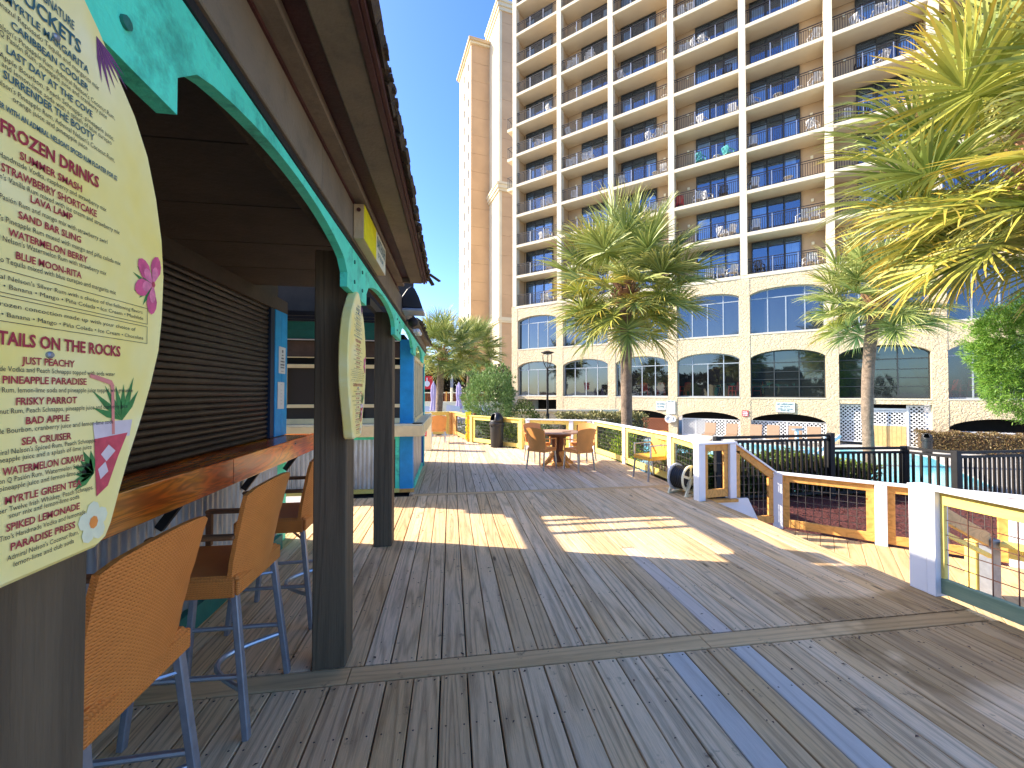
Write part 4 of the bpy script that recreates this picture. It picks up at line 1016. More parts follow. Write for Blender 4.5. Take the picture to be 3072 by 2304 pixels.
def arch_wall(mb, x0, x1, zs, za, zt, y0, y1, n=20):
    P = []
    for i in range(n+1):
        u = i/n*2-1; P.append((x0+(x1-x0)*i/n, zs+(za-zs)*sqrt(max(0,1-u*u*.92))*1.0-(za-zs)*sqrt(.08)*0))
    k0 = P[0][1]; P = [(x, zs+(z-k0)*(za-zs)/(za-k0)) for x,z in P]
    mb.strip([(x,zt) for x,_ in P], P, lambda u,v,t: (u,t,v), y0, y1); return P
def arch_frame(mb, P, y0, y1, th):
    for (a, b_) in zip(P, P[1:]): mb.bar((a[0],(y0+y1)/2,a[1]-th/2),(b_[0],(y0+y1)/2,b_[1]-th/2),abs(y1-y0),th)
def zat(P, x):
    for (a,za),(c,zc) in zip(P,P[1:]):
        if a <= x <= c: return za+(zc-za)*(x-a)/(c-a)
    return P[0][1]
for i in range(8):
    x0, x1 = PX[i]+.30, PX[i+1]-.30; xm = (x0+x1)/2; nb = i+1
    # bands of wall
    wb = MB()
    P2 = arch_wall(wb, x0, x1, 7.82, 8.17, 8.96, 0, .40)
    hb(wb, 'wall', 'stucco'); wb = MB()
    P1 = arch_wall(wb, x0, x1, 3.76, 4.22, 5.24, 0, .40)
    hb(wb, 'wall', 'stucco'); wb = MB()
    if nb == 6: wb.box(x0, x1, 0, .40, .93, 1.18); P0 = None
    elif nb == 1: wb.box(x0, x1, 0, .40, .95, 1.18); P0 = None
    else: P0 = arch_wall(wb, x0, x1, -.20, .26, 1.18, 0, .40)
    hb(wb, 'wall', 'stucco')
    hb(MB().box(x0,x1,-.03,.42,5.241,5.33), 'window_sill', 'pillar'); hb(MB().box(x0,x1,-.03,.42,1.181,1.25), 'window_sill', 'pillar')
    hb(MB().box(x0,x1,-.04,.40,8.961,9.14), 'ledge', 'pillar')
    # windows, upper arched row and lower arched row
    for (zb, P, row) in ((5.33, P2, 2), (1.25, P1, 1)):
        dark = row == 1 and nb in (5, 6); fm = 'winframe_d' if dark else 'winframe'; yb = .30
        mb = MB(); arch_frame(mb, P, yb, yb+.06, .07); mb.box(x0,x1,yb,yb+.06,zb,zb+.07); mb.box(x0,x0+.06,yb,yb+.06,zb,P[0][1]); mb.box(x1-.06,x1,yb,yb+.06,zb,P[0][1])
        xsm = [x0+(x1-x0)*f for f in ((.25,.5,.75) if not dark else (.333,.667))]
        zt = P[0][1]-.28 if not dark else P[0][1]-.35
        for j, xx in enumerate(xsm):
            mb.box(xx-.03,xx+.03,yb-.005,yb+.065,zb+.07,(zat(P,xx)-.04) if j != 1 or dark else zt)
        mb.box(x0+.06,x1-.06,yb-.002,yb+.062,zt,zt+.055)
        if dark:
            for f in (.30,.52,.74): mb.box(x0+.06,x1-.06,yb-.003,yb+.063,zb+(zt-zb)*f,zb+(zt-zb)*f+.04)
        win = hb(mb, 'window', fm)
        gm = 'g_row2' if row == 2 else ('g_teal' if dark else 'g_row1')
        cols = [x0+.06]+xsm+[x1-.06]
        for a, c in zip(cols, cols[1:]):
            p = MB(); nn = 4; pts = [(a+(c-a)*q/nn, zat(P, a+(c-a)*q/nn)-.06) for q in range(nn+1)]
            ty = random.uniform(-.006,.006)
            p.add([(a,yb+.03+ty,zb+.07),(c,yb+.03-ty,zb+.07)]+[(xx,yb+.03,zz) for xx,zz in pts[::-1]], [tuple(range(nn+3))])
            hb(p, 'pane', gm, parent=win)
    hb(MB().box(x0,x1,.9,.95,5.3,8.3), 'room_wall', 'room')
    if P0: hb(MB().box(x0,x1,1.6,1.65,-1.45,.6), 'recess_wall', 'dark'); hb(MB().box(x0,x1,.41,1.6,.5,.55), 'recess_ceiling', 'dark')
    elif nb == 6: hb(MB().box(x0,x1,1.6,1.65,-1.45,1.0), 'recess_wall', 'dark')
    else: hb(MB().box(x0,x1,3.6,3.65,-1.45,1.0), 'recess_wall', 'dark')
# restaurant interior behind the lower row
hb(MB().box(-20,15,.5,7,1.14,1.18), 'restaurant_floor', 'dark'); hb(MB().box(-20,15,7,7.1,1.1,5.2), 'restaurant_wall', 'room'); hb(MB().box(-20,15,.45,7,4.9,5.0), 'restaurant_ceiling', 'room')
# balconies
rail_me = {}
def balc_rail(w):
    mb = MB(); h = 1.02
    mb.box(-w/2,w/2,-.025,.025,h-.04,h); mb.box(-w/2,w/2,-.015,.015,h-.17,h-.14); mb.box(-w/2,w/2,-.015,.015,.08,.11)
    n = int(w/.118)
    for k in range(1,n): x = -w/2+w*k/n; mb.box(x-.014,x+.014,-.011,.011,.111,h-.171)
    return mb.mesh('railing', M['bronze'])
RW = 4.02; rmesh = balc_rail(RW)
pm = MB(); pm.box(-.022,.022,-.024,.024,0,1.0)
pmesh = pm.mesh('railing_post', M['alu_d'])
DW = 2.75
fm = MB()
for x in (-DW/2, -.46, .46, DW/2-.07): fm.box(x,x+.07,-.03,.03,.06,2.34)
fm.box(-DW/2,DW/2,-.032,.032,.0,.06); fm.box(-DW/2,DW/2,-.034,.034,2.34,2.42); fm.box(-DW/2,DW/2,-.033,.033,1.98,2.04)
dmesh = fm.mesh('sliding_door', M['winframe_d'])
pn = MB(); pn.add([(-.42,0,.06),(.42,0,.06),(.42,0,2.34),(-.42,0,2.34)], [(0,1,2,3)]); pnm = pn.mesh('pane', M['g_bal'])
cu = MB(); n = 26; vs = []
for k in range(n+1): x = -.5+k/n; vs += [(x,.02*sin(k*2.2),.05),(x,.02*sin(k*2.2+.4),2.1)]
cu.add(vs, [(2*k,2*k+2,2*k+3,2*k+1) for k in range(n)]); cum = cu.mesh('curtain', M['curtain'], True)
lm = MB(); lm.box(-.07,.07,-.10,0,-.09,.09); lmesh = lm.mesh('wall_lamp', M['cream_p'])
slabs = MB().box(-2.22,2.22,-.03,1.45,-.24,0).mesh('balcony', M['soffit']); edge = MB().box(-2.02,2.02,-.045,-.031,-.22,.0).mesh('slab_edge', M['pillar'])
bwm = MB().box(-2.10,2.10,1.46,1.60,0,2.48).mesh('back_wall', M['tanwall']); bkm = MB().box(-DW/2,DW/2,0,.01,.02,2.4).mesh('door_recess', M['room'])
balc_list = []
for i in range(8):
    xm = (PX[i]+PX[i+1])/2; tz = topz(xm); nb = i+1
    for k, z in enumerate(FZ):
        if z > tz+2.8:
            hb(MB().box(PX[i]+.21,PX[i+1]-.21,-.03,1.45,z-.24,z), 'balcony', 'soffit'); continue
        bl = place('balcony', slabs, hotel, (xm,0,z))
        place('slab_edge', edge, bl)
        place('back_wall', bwm, bl)
        place('railing', rmesh, bl, (0,.10,0)); place('railing_post', pmesh, bl, (-.66,.10,0)); place('railing_post', pmesh, bl, (.66,.10,0))
        dx = -.50 if nb % 2 else .55
        dr = place('sliding_door', dmesh, hotel, (xm+dx,1.38,z))
        place('door_recess', bkm, dr, (0,.06,0))
        for q in (-1,0,1): place('pane', pnm, dr, (q*.92,0,0), (0,0,random.uniform(-.02,.02)))
        for q in (-1, 1):
            if random.random() < .85: place('curtain', cum, dr, (q*(.92+random.uniform(-.1,.05)),.045,0), (0,0,0), (random.uniform(.55,.95),1,1))
        place('wall_lamp', lmesh, bl, ((1.45 if nb % 2 else -1.35),1.46,1.75))
        balc_list.append((nb, k, xm, z))
# side balconies at the left end
for k in (4,5,6):
    z = FZ[k]; hb(MB().box(-21.15,-20.51,.2,2.2,z-.24,z), 'side_balcony', 'soffit')
    mb = MB(); mb.box(-21.15,-20.51,.22,.26,z+.98,z+1.02); mb.box(-21.15,-21.11,.22,2.2,z+.98,z+1.02)
    for q in range(6): mb.box(-21.14+q*.115,-21.12+q*.115,.23,.25,z,z+.98)
    for q in range(16): mb.box(-21.14,-21.12,.26+q*.12,.28+q*.12,z,z+.98)
    hb(mb, 'side_railing', 'bronze')
hb(MB().box(-20.5,-20.3,.46,12,-1.45,41.8), 'end_wall', 'pillar'); hb(MB().box(-20.2,15.4,1.61,12,9.2,41.8), 'core', 'dark')
# signs and life ring on the hotel wall: each a thing of its own
def hthing(name, label, cat, x, y, z, group=None):
    p = HW @ Vector((x,y,z)); return thing(name, label, cat, p, -HA, group)
def hsign(name, label, x0, x1, z0, z1, m, rows, cm='inkt'):
    t = hthing(name, label, 'sign', (x0+x1)/2, -.06, z0); w = x1-x0; h = z1-z0
    MB().box(-w/2,w/2,-.01,.03,0,h).build('panel', M[m], t, local=True)
    mb = MB()
    for (body, zz, hh, ww) in rows: put_text(mb, body, hh, lambda x,y: (x,-.0115,zz+y), ww, .008)
    if rows: mb.build('lettering', M[cm], t, local=True, kind='stuff')
hsign('pool_sign', 'white sign reading NO LIFEGUARD ON DUTY above the second lattice arch', -.72,.24,.36,.97,'paper',
      [('NO LIFEGUARD',.44,.10,.86),('ON DUTY',.29,.10,.55),('SWIM AT YOUR',.16,.065,.8),('OWN RISK',.06,.06,.5)])
hsign('pool_sign', 'white NO DIVING ALLOWED sign on the wall left of the blank notice board', -7.97,-7.31,.31,.92,'paper', [('NO DIVING',.38,.10,.56),('ALLOWED',.18,.10,.50)])
hsign('notice_board', 'blank white notice board above the life ring on the hotel pillar', -7.25,-6.66,.05,.97,'paper', [('POOL RULES',.84,.045,.42),('----------',.62,.02,.4),('----------',.5,.02,.4)])
hsign('rule_sign', 'small red and white sign on the pillar between the two lattice arches', -2.56,-2.21,.04,.41,'redsign', [('POOL',.24,.07,.28),('CLOSED',.14,.06,.3),('AT DUSK',.04,.05,.3)], 'whitep')
t = hthing('life_ring', 'white life ring hanging on the hotel pillar below the notice board', 'life ring', -7.05, -.16, -.30)
mb = MB(); mb.lathe([(.22+.075*cos(a), .075*sin(a)) for a in [i*pi/5 for i in range(11)]], (0,0,0), 24, 'y'); mb.build('ring', M['whitep'], t, local=True, smooth=True, fix=True)
mb = MB(); mb.lathe([(.16+.05*cos(a), .05*sin(a)-.02) for a in [i*pi/5 for i in range(11)]], (.28,0,-.02), 18, 'y'); mb.build('coiled_rope', M['paper'], t, local=True, smooth=True, fix=True)
# lattice screens
def lattice(x0, x1, z0, z1, name, label, m='whitep', frame='whitep', y=.30, posts=1, pitch=.205, group='lattice screens in the hotel base', top=None):
    t = hthing(name, label, 'lattice screen', (x0+x1)/2, y, z0, group); w, h = x1-x0, z1-z0
    mb = MB(); mb.box(-w/2,w/2,-.03,.03,h-.06,h); mb.box(-w/2,w/2,-.03,.03,0,.07)
    for k in range(posts+1): x = -w/2+w*k/posts; x = min(max(x,-w/2+.03),w/2-.03); mb.box(x-.03,x+.03,-.032,.032,0,h)
    if top: mb.box(-w/2,w/2,-.031,.031,top,top+.05)
    mb.build('frame', M[frame], t, local=True)
    for sgn in (1,-1):
        mb = MB(); k = -int(h/pitch)-2
        while k*pitch < w+h:
            xa = -w/2+k*pitch; pts = []
            # slat from (xa,0) rising to the right (sgn 1) clipped to the panel
            p0 = [xa, 0.0]; p1 = [xa+h, h]
            if p0[0] < -w/2: p0 = [-w/2, -w/2-xa]
            if p1[0] > w/2: p1 = [w/2, w/2-xa]
            if p0[1] < h and p1[0] > p0[0]+.02:
                f = sgn; mb.bar((f*p0[0], .008*sgn, p0[1]), (f*p1[0], .008*sgn, p1[1]), .012, .062, up=(0,1,0)) if False else mb.bar((f*p0[0], .008*sgn, p0[1]), (f*p1[0], .008*sgn, p1[1]), .052, .010, up=(0,1,0))
            k += 1
        mb.build('lattice', M[m], t, local=True)
    return t
bx = lambda i: (PX[i-1]+.30, PX[i]-.30)
a, c = bx(4); lattice(a+.25, c, -1.42, -.22, 'lattice_screen', 'white lattice screen in the arch behind the first pair of loungers', posts=4)
a, c = bx(5); lattice(a, c, -1.42, -.22, 'lattice_screen', 'white lattice screen in the arch under the lifeguard sign', posts=4)
a, c = bx(3); lattice(a+1.9, c, -1.42, -.30, 'lattice_screen', 'brown lattice screen in the arch left of the life ring', 'brownlat', 'brownlat', posts=1)
lattice(a, a+1.2, -1.42, -.30, 'lattice_screen', 'brown lattice screen behind the centre palm trunk', 'brownlat', 'brownlat', posts=2)
a, c = bx(7); lattice(a, c, -1.42, -.42, 'lattice_screen', 'white lattice screen in the arch behind the clipped hedge', posts=3)
a, c = bx(6); lattice(a, a+1.22, -1.25, .88, 'lattice_screen', 'tall white lattice panel left of the wooden gate', posts=1, top=1.25)
lattice(a+2.95, c, -1.42, .88, 'lattice_screen', 'tall white lattice panel right of the wooden gate', posts=1, top=1.2)
t = hthing('wooden_gate', 'vertical board gate under a lattice top in the rectangular opening', 'gate', a+2.1, .28, -1.42)
for k in range(8): MB().box(-.78+k*.195,-.595+k*.195,-.015,.015,0,1.14).build('board', M['hvac'], t, local=True)
MB().box(-.86,-.79,-.03,.03,0,2.3).build('gate_post', M['whitep'], t, local=True); MB().box(.79,.87,-.03,.03,0,2.3).build('gate_post', M['whitep'], t, local=True)
MB().box(-.785,.785,-.025,.025,2.0,2.12).build('gate_rail', M['whitep'], t, local=True)
lattice(a+1.33, a+2.88, -.27, .56, 'lattice_screen', 'short white lattice panel above the wooden gate boards', posts=1)
t = hthing('drain_pipe', 'thin white drain pipe up the wall left of the gate', 'pipe', a+1.27, -.12, -1.4); MB().tube([(0,0,0),(0,0,3.4)], .035, 8).build('pipe', M['whitep'], t, local=True, smooth=True)
# loungers along the wall
def lounger(x, label, s=.62):
    t = hthing('sun_lounger', label, 'sun lounger', x, -1.35, -1.41, 'tan sling loungers along the hotel wall')
    MB().bar((0,.28,.34),(0,.62,1.0),s,.03,(0,1,0)).build('backrest', M['mesh_fab'], t, local=True, bev=.01)
    MB().bar((0,-1.2,.33),(0,.26,.33),s,.025).build('seat', M['mesh_fab'], t, local=True)
    for sx in (-1,1):
        MB().tube([(sx*s/2,-1.2,.32),(sx*s/2,.28,.32),(sx*s/2,.62,1.0)], .018, 6).build('frame_tube', M['mesh_fab'], t, local=True)
        for yy in (-1.0,.15): MB().tube([(sx*s/2,yy,.32),(sx*s/2,yy+.05,0)], .018, 6).build('leg', M['whitep'], t, local=True)
for s_, lab in ((4.30,'leftmost tan lounger in front of the first white lattice'),(3.05,'second tan lounger from the left, at right end of first lattice'),(1.75,'third tan lounger from the left, in front of lattice under lifeguard sign'),(.85,'fourth tan lounger from the left, beside the pool lift'),(-.25,'fifth tan lounger from the left, partly behind the pool lift'),(-1.15,'rightmost tan lounger, behind the pool lift arm')):
    lounger(-s_, lab)
# pool lift
t = thing('pool_lift', 'white pool access lift with sloping arm at the pool edge', 'pool lift', (14.3,15.2,-1.4))
MB().tube([(14.0,15.0,-1.4),(14.0,15.0,.05)], .07, 10).build('post', M['whitep'], t); MB().box(13.85,14.25,14.9,15.1,.05,.12).build('cap', M['alu_d'], t)
MB().bar((14.3,15.0,-1.3),(15.6,14.6,-.15),.09,.12).build('arm', M['whitep'], t); MB().bar((15.1,14.9,-1.4),(15.2,14.9,-.2),.07,.07).build('strut', M['whitep'], t); MB().box(14.1,14.45,14.85,15.15,-1.4,-.75).build('housing', M['whitep'], t)
# balcony chairs
def plastic_chair_mesh(m):
    mb = MB()
    mb.box(-.25,.25,-.24,.24,.38,.42)
    for sx in (-1,1):
        mb.bar((sx*.23,-.22,.4),(sx*.27,-.27,0),.05,.05); mb.bar((sx*.23,.22,.62),(sx*.27,.25,0),.05,.05); mb.bar((sx*.26,-.25,.64),(sx*.26,.25,.64),.06,.03)
    for k in range(6): x = -.20+k*.08; mb.bar((x,-.23,.42),(x*1.1,-.36,.90-abs(x)*.3),.055,.02,(0,1,0))
    mb.bar((-.2,-.345,.84),(.2,-.345,.84),.02,.05)
    return mb.mesh('plastic_chair', M[m])
cmesh = {m: plastic_chair_mesh(m) for m in ('whitep','tealp','plastic_blk','red')}
tb = MB(); tb.lathe([(.25,.46),(.25,.49),(0,.49)], (0,0,0), 12)
for a_ in range(4): tb.bar((.12*cos(a_*pi/2),.12*sin(a_*pi/2),.46),(.2*cos(a_*pi/2),.2*sin(a_*pi/2),0),.03,.03)
tmesh = tb.mesh('plastic_table', M['whitep'])
ORD = ['first','second','third','fourth','fifth','sixth','seventh','eighth','ninth','tenth','eleventh','twelfth']
SPOTS = {(5,0):[(1.2,'w'),(1.6,'w'),(-1.4,'b')],(5,1):[(.9,'w'),(1.5,'w'),(-1.6,'w')],(5,2):[(-1.7,'w'),(.2,'t')],(5,3):[(1.5,'w'),(-1.7,'w')],(5,4):[(-1.6,'w'),(-.3,'t'),(.8,'t'),(1.6,'w')],(5,5):[(1.6,'w')],(4,0):[(.8,'w'),(1.5,'w'),(.1,'w')],(4,1):[(.9,'w'),(1.4,'w')],(4,2):[(-1.8,'r'),(-.6,'w'),(0,'w'),(1.0,'b')],
 (4,3):[(-.4,'c'),(.6,'t'),(1.3,'c')],(4,4):[(-.9,'t'),(-.3,'w'),(1.6,'w')],(4,5):[(1.3,'b')],(4,6):[(-1.7,'w'),(-1.2,'w'),(-.6,'w'),(-.1,'w')],(4,7):[(-1.5,'w'),(-1.0,'w')],(3,2):[(.9,'w'),(1.5,'w'),(.3,'w')],(3,3):[(-1.5,'w'),(1.0,'t'),(1.6,'w')],(3,4):[(.6,'w'),(1.1,'w'),(1.7,'w')],(3,6):[(-1.5,'w')],(3,5):[(1.7,'t')],
 (2,3):[(-1.2,'w'),(1.3,'t')],(2,4):[(-1.6,'w'),(-1.1,'w'),(-.1,'w'),(.3,'w')],(2,5):[(-1.6,'w')],(2,7):[(-1.5,'w'),(-1.0,'w'),(.1,'w'),(.5,'w')],(1,1):[(.9,'w'),(1.4,'t')],(1,2):[(.3,'w'),(.9,'w')],(1,3):[(.4,'w'),(1.0,'w')],(1,4):[(.5,'w'),(1.0,'t')],(1,5):[(-.2,'w'),(.4,'t')],(1,6):[(1.0,'w')],(6,5):[(-.8,'w'),(.1,'w'),(.7,'w')],(6,6):[(-.7,'w'),(0,'w')],(6,4):[(-.7,'b'),(.2,'w')],(6,1):[(1.3,'w'),(1.6,'w')],(6,3):[(-1.5,'w'),(-.6,'b')],(1,0):[(.4,'w'),(.9,'w')]}
used = set()
for (nb, k), L_ in SPOTS.items():
    xm = (PX[nb-1]+PX[nb])/2; z = FZ[k]
    for (dx, kind) in sorted(L_):
        m = {'w':'whitep','c':'tealp','b':'plastic_blk','r':'red'}.get(kind)
        pos = ['far left end','left side','left of middle','middle','right of middle','right side','far right end'][min(6,int((dx+2)/.57))]
        while (nb,k,kind,pos) in used: pos = 'beside another at '+pos if 'next' not in pos else 'just '+pos
        used.add((nb,k,kind,pos))
        p = HW @ Vector((xm+dx, .62+random.uniform(-.12,.15), z))
        if kind == 't': o = bpy.data.objects.new('balcony_table', tmesh); lab = f'small white table at the {pos} of the {ORD[k]} balcony up in {ORD[nb-1]} column'; cat = 'table'; gr = 'white tables on the balconies'
        else:
            o = bpy.data.objects.new('balcony_chair', cmesh[m]); cn = {'whitep':'white','tealp':'turquoise','plastic_blk':'black','red':'red'}[m]
            lab = f'{cn} plastic chair {pos} of {ORD[k]} balcony up, {ORD[nb-1]} column'; cat = 'chair'; gr = 'plastic chairs on the balconies'
        C.objects.link(o); o.location = p; o.rotation_euler = (0,0,-HA+random.uniform(-.7,.7)); tag(o, lab, cat, gr)
for j, (x_, y_, lab) in enumerate(((-9.0,.9,'red chair inside the window left of the life ring'),(-7.9,1.0,'red chair inside near right end of third lower window'),(-6.2,.9,'red chair inside at left end of fourth lower window'),(-3.1,.9,'red chair inside at right end of fourth lower window'),(-1.8,1.0,'red chair inside at left of gridded fifth window'),(7.1,.9,'red chair inside the left edge of the seventh lower window'),(7.9,1.2,'red chair inside beside the table in the seventh window'),(8.7,1.1,'red chair further right inside the seventh window'))):
    o = bpy.data.objects.new('restaurant_chair', cmesh['red']); C.objects.link(o); o.location = HW @ Vector((x_,y_,1.18)); o.scale = (1,1,1.25); o.rotation_euler = (0,0,-HA+.4*j); tag(o, lab, 'chair', 'red chairs inside the restaurant windows')

# ------------------------------------------------------------------ tower behind the hotel
tw = thing('tower', 'tall slim tan tower with two rows of windows behind the left end of the hotel', 'tower', (0,0,0))
TA = radians(11)                                  # left face heads 11 degrees west of the deck direction
fh = Vector((-sin(TA),cos(TA),0)); rh = Vector((cos(TA),sin(TA),0))
cyaw = radians(8.42); cf = Vector((sin(cyaw),cos(cyaw),0)); cr = Vector((cos(cyaw),-sin(cyaw),0))
O1 = cf*60.7+cr*(-6.09)
def TB(o, r0, r1, f0, f1, z0, z1):
    mb = MB(); vs = []
    for z in (z0,z1):
        for (r,f) in ((r0,f0),(r1,f0),(r1,f1),(r0,f1)): p = o+rh*r+fh*f; vs.append((p.x,p.y,z))
    return mb.add(vs, [(0,3,2,1),(4,5,6,7),(0,1,5,4),(1,2,6,5),(2,3,7,6),(3,0,4,7)])
z = -1.4; k = 0; TT = 53.6
TB(O1, .03, 9, .05, 8.0, -1.4, TT).build('core', M['tower_l'], tw)
while z < TT-.5:
    z1 = min(z+2.75, TT); TB(O1, -.02, 3.7, -.02, .049, z+.03, z1).build('wall_panel', M['tower'], tw); z = z1
for (f0, f1) in ((.05,1.25),(2.0,3.9),(4.65,8.0)): TB(O1, -.02, .029, f0, f1, -1.4, TT).build('wall_pier', M['tower_l'], tw)
z = 1.0
while z < TT-1.5:
    for (f0,f1) in ((1.25,2.0),(3.9,4.65)):
        TB(O1, -.02, .029, f0, f1, z-1.35, z).build('spandrel', M['tower_l'], tw)
        if f0 < 2: pass
        w_ = TB(O1, .0305, .035, f0, f1, z, z+1.4).build('window', M['room'], tw)
        TB(O1, .012, .018, f0+.05, f1-.05, z+.05, z+1.35).build('pane', M['g_row1'], w_)
    z += 2.75
TB(O1, -.25, 4.2, -.3, 8.3, TT, TT+.3).build('cornice', M['tower_l'], tw); TB(O1, -.45, 4.4, -.5, 8.5, TT+.3, TT+.75).build('cornice', M['sign_side'], tw)
O2 = cf*57+cr*(-1.80)
TT2 = 55.2
TB(O2, .03, 9, .05, 6.0, -1.4, TT2).build('wing_core', M['tower_l'], tw)
z = -1.4
while z < TT2-.5:
    z1 = min(z+2.75, TT2); TB(O2, .40, 9, -.02, .049, z+.03, z1).build('wall_panel', M['tower'], tw); z = z1
TB(O2, -.02, .38, -.06, .049, -1.4, TT2).build('corner_pilaster', M['tower_l'], tw)
for (zz, h, e) in ((TT2,.5,.12),(TT2+.5,.5,.3),(TT2+1.0,.35,.45),(29.6,.35,.15),(29.95,.5,.32),(30.45,.3,.45),(11.2,.25,.12),(11.45,.3,.22),(11.75,.2,.12)):
    TB(O2, -.02-e, 9, -.06-e, 6, zz, zz+h).build('moulding', M['tower_l'], tw)
# ------------------------------------------------------------------ vegetation
def np_mesh(name, V, Fq, m, attrs=None):
    me = bpy.data.meshes.new(name); n = len(V); k = len(Fq); w = Fq.shape[1]
    me.vertices.add(n); me.vertices.foreach_set('co', V.astype(np.float32).ravel())
    me.loops.add(k*w); me.loops.foreach_set('vertex_index', Fq.astype(np.int32).ravel())
    me.polygons.add(k); me.polygons.foreach_set('loop_start', (np.arange(k)*w).astype(np.int32)); me.polygons.foreach_set('loop_total', np.full(k, w, np.int32))
    me.update(calc_edges=True); me.materials.append(m)
    for a, v in (attrs or {}).items():
        at = me.attributes.new(a, 'FLOAT', 'POINT'); at.data.foreach_set('value', v.astype(np.float32))
    return me
def leaves(name, P, D, L, Wd, m, parent=None, kind='stuff', label=None, cat=None, group=None, loc=None, fold=.25):
    """one folded lance-shaped leaf at every P pointing along D"""
    n = len(P); D = D/np.linalg.norm(D,axis=1,keepdims=True); up = NR.normal(size=(n,3)); S = np.cross(D, up); S /= np.linalg.norm(S,axis=1,keepdims=True)+1e-9
    N = np.cross(D,S); L = L[:,None]; Wd = Wd[:,None]
    V = np.stack([P, P+D*L*.5+S*Wd/2+N*Wd*fold, P+D*L, P+D*L*.5-S*Wd/2+N*Wd*fold], 1).reshape(-1,3)
    if parent is not None: V = V-np.array(WL.get(parent.name, Vector((0,0,0))))
    F = np.arange(n*4).reshape(-1,4); v = np.repeat(NR.random(n),4)
    ob = bpy.data.objects.new(name, np_mesh(name, V, F, m, {'v': v})); C.objects.link(ob)
    if parent is not None: ob.parent = parent
    return tag(ob, label, cat, group, kind)
M['lf_palm'] = leafmat('palmetto_leaf', (.08,.15,.025), (.38,.44,.12), (.60,.52,.16), .18)  # wide tone spread puts highlights and dark gaps between segments into the colour
M['lf_palm_y'] = leafmat('yellow_palmetto_leaf', (.16,.22,.03), (.52,.52,.10), (.80,.42,.05), .22)  # leaves of their own yellow tone with orange tips
M['lf_palm_d'] = leafmat('dead_palmetto_leaf', (.30,.20,.10), (.42,.32,.18), (.45,.36,.22), .2)
M['lf_ole'] = leafmat('oleander_leaf', (.10,.20,.045), (.26,.36,.12), None, .25)
M['lf_hedge'] = leafmat('hedge_leaf', (.045,.10,.015), (.22,.27,.05), None, .25)
M['lf_hedge2'] = leafmat('olive_hedge_leaf', (.14,.15,.05), (.34,.30,.12), None, .2)
M['lf_lime'] = leafmat('lime_shrub_leaf', (.20,.34,.03), (.45,.52,.06), None, .3)
M['lf_red'] = leafmat('bronze_hedge_leaf', (.12,.06,.03), (.26,.20,.08), None, .2)
M['lf_pod'] = leafmat('podocarpus_leaf', (.09,.24,.025), (.28,.44,.07), None, .3)
M['lf_dark'] = leafmat('dark_tree_leaf', (.02,.02,.008), (.07,.05,.02), None, .15)
M['bark'] = paint('palm_bark', (.20,.14,.095), .9, .45, 7, 1.0, 28, dirt=(.36,.27,.19), dd=.5)
M['bark2'] = paint('twig_bark', (.10,.07,.045), .9, .3, 7, .5, 28)
M['boot'] = paint('old_leaf_base', (.34,.17,.08), .85, .4, 8, .4, 40, dirt=(.40,.30,.20), dd=.5)
def frond(seed, m, pet=1.12, bl=.86, seg=58, droop=1.0, spread=158):
    r = np.random.default_rng(seed); V = []; F = []; tv = []; vv = []
    def add(pts, w, v, t):                      # flat ribbon along pts with widths w
        base = len(V)
        for i, p in enumerate(pts):
            d = pts[min(i+1,len(pts)-1)]-pts[max(i-1,0)]; d /= np.linalg.norm(d)+1e-9
            s = np.cross(d, np.array([0,0,1.])); s /= np.linalg.norm(s)+1e-9
            c, sn = math.cos(tw), math.sin(tw); n = np.cross(s,d); s2 = s*c+n*sn
            V.append(p+s2*w[i]/2); V.append(p-s2*w[i]/2); tv.extend([t[i]]*2); vv.extend([v]*2)
        for i in range(len(pts)-1): F.append((base+2*i,base+2*i+1,base+2*i+3,base+2*i+2))
    tw = 0
    P = [np.array([pet*s, 0, pet*(.10*math.sin(s*pi)-.16*s*s)]) for s in np.linspace(0,1,6)]
    add(P, [.045,.03,.025,.022,.022,.03], .8, [0]*6)
    tip = P[-1]; cost = np.array([.35*bl,0,-.10*bl])
    for i in range(seg):
        u = (i+.5)/seg*2-1; a = radians(spread)*u+r.normal(0,.03)
        o = tip+cost*(1-abs(u))**1.2
        l = bl*(.72+.28*math.cos(a*.6))*r.uniform(.88,1.06); dr = droop*r.uniform(.5,1.35)
        d = np.array([math.cos(a), math.sin(a), .10+.22*abs(math.sin(a))+r.normal(0,.05)]); tw = r.normal(0,.6)
        pts = []; 
        for s in (0,.22,.5,.78,1.0):
            q = o+d*l*s; q = q+np.array([0,0,-dr*l*.20*s**3]); pts.append(q)
        add(pts, [.016,.038*bl,.038*bl,.022*bl,.004], r.random(), [0,.1,.35,.75,1])
    return np_mesh('frond', np.array(V), np.array(F), m, {'v': np.array(vv), 't': np.array(tv)})
FR = {'g': [frond(s, M['lf_palm'], droop=.8+.25*s) for s in range(4)], 'y': [frond(10+s, M['lf_palm_y'], seg=48, droop=.9+.2*s) for s in range(3)], 'd': [frond(20, M['lf_palm_d'], droop=4, spread=100)]}
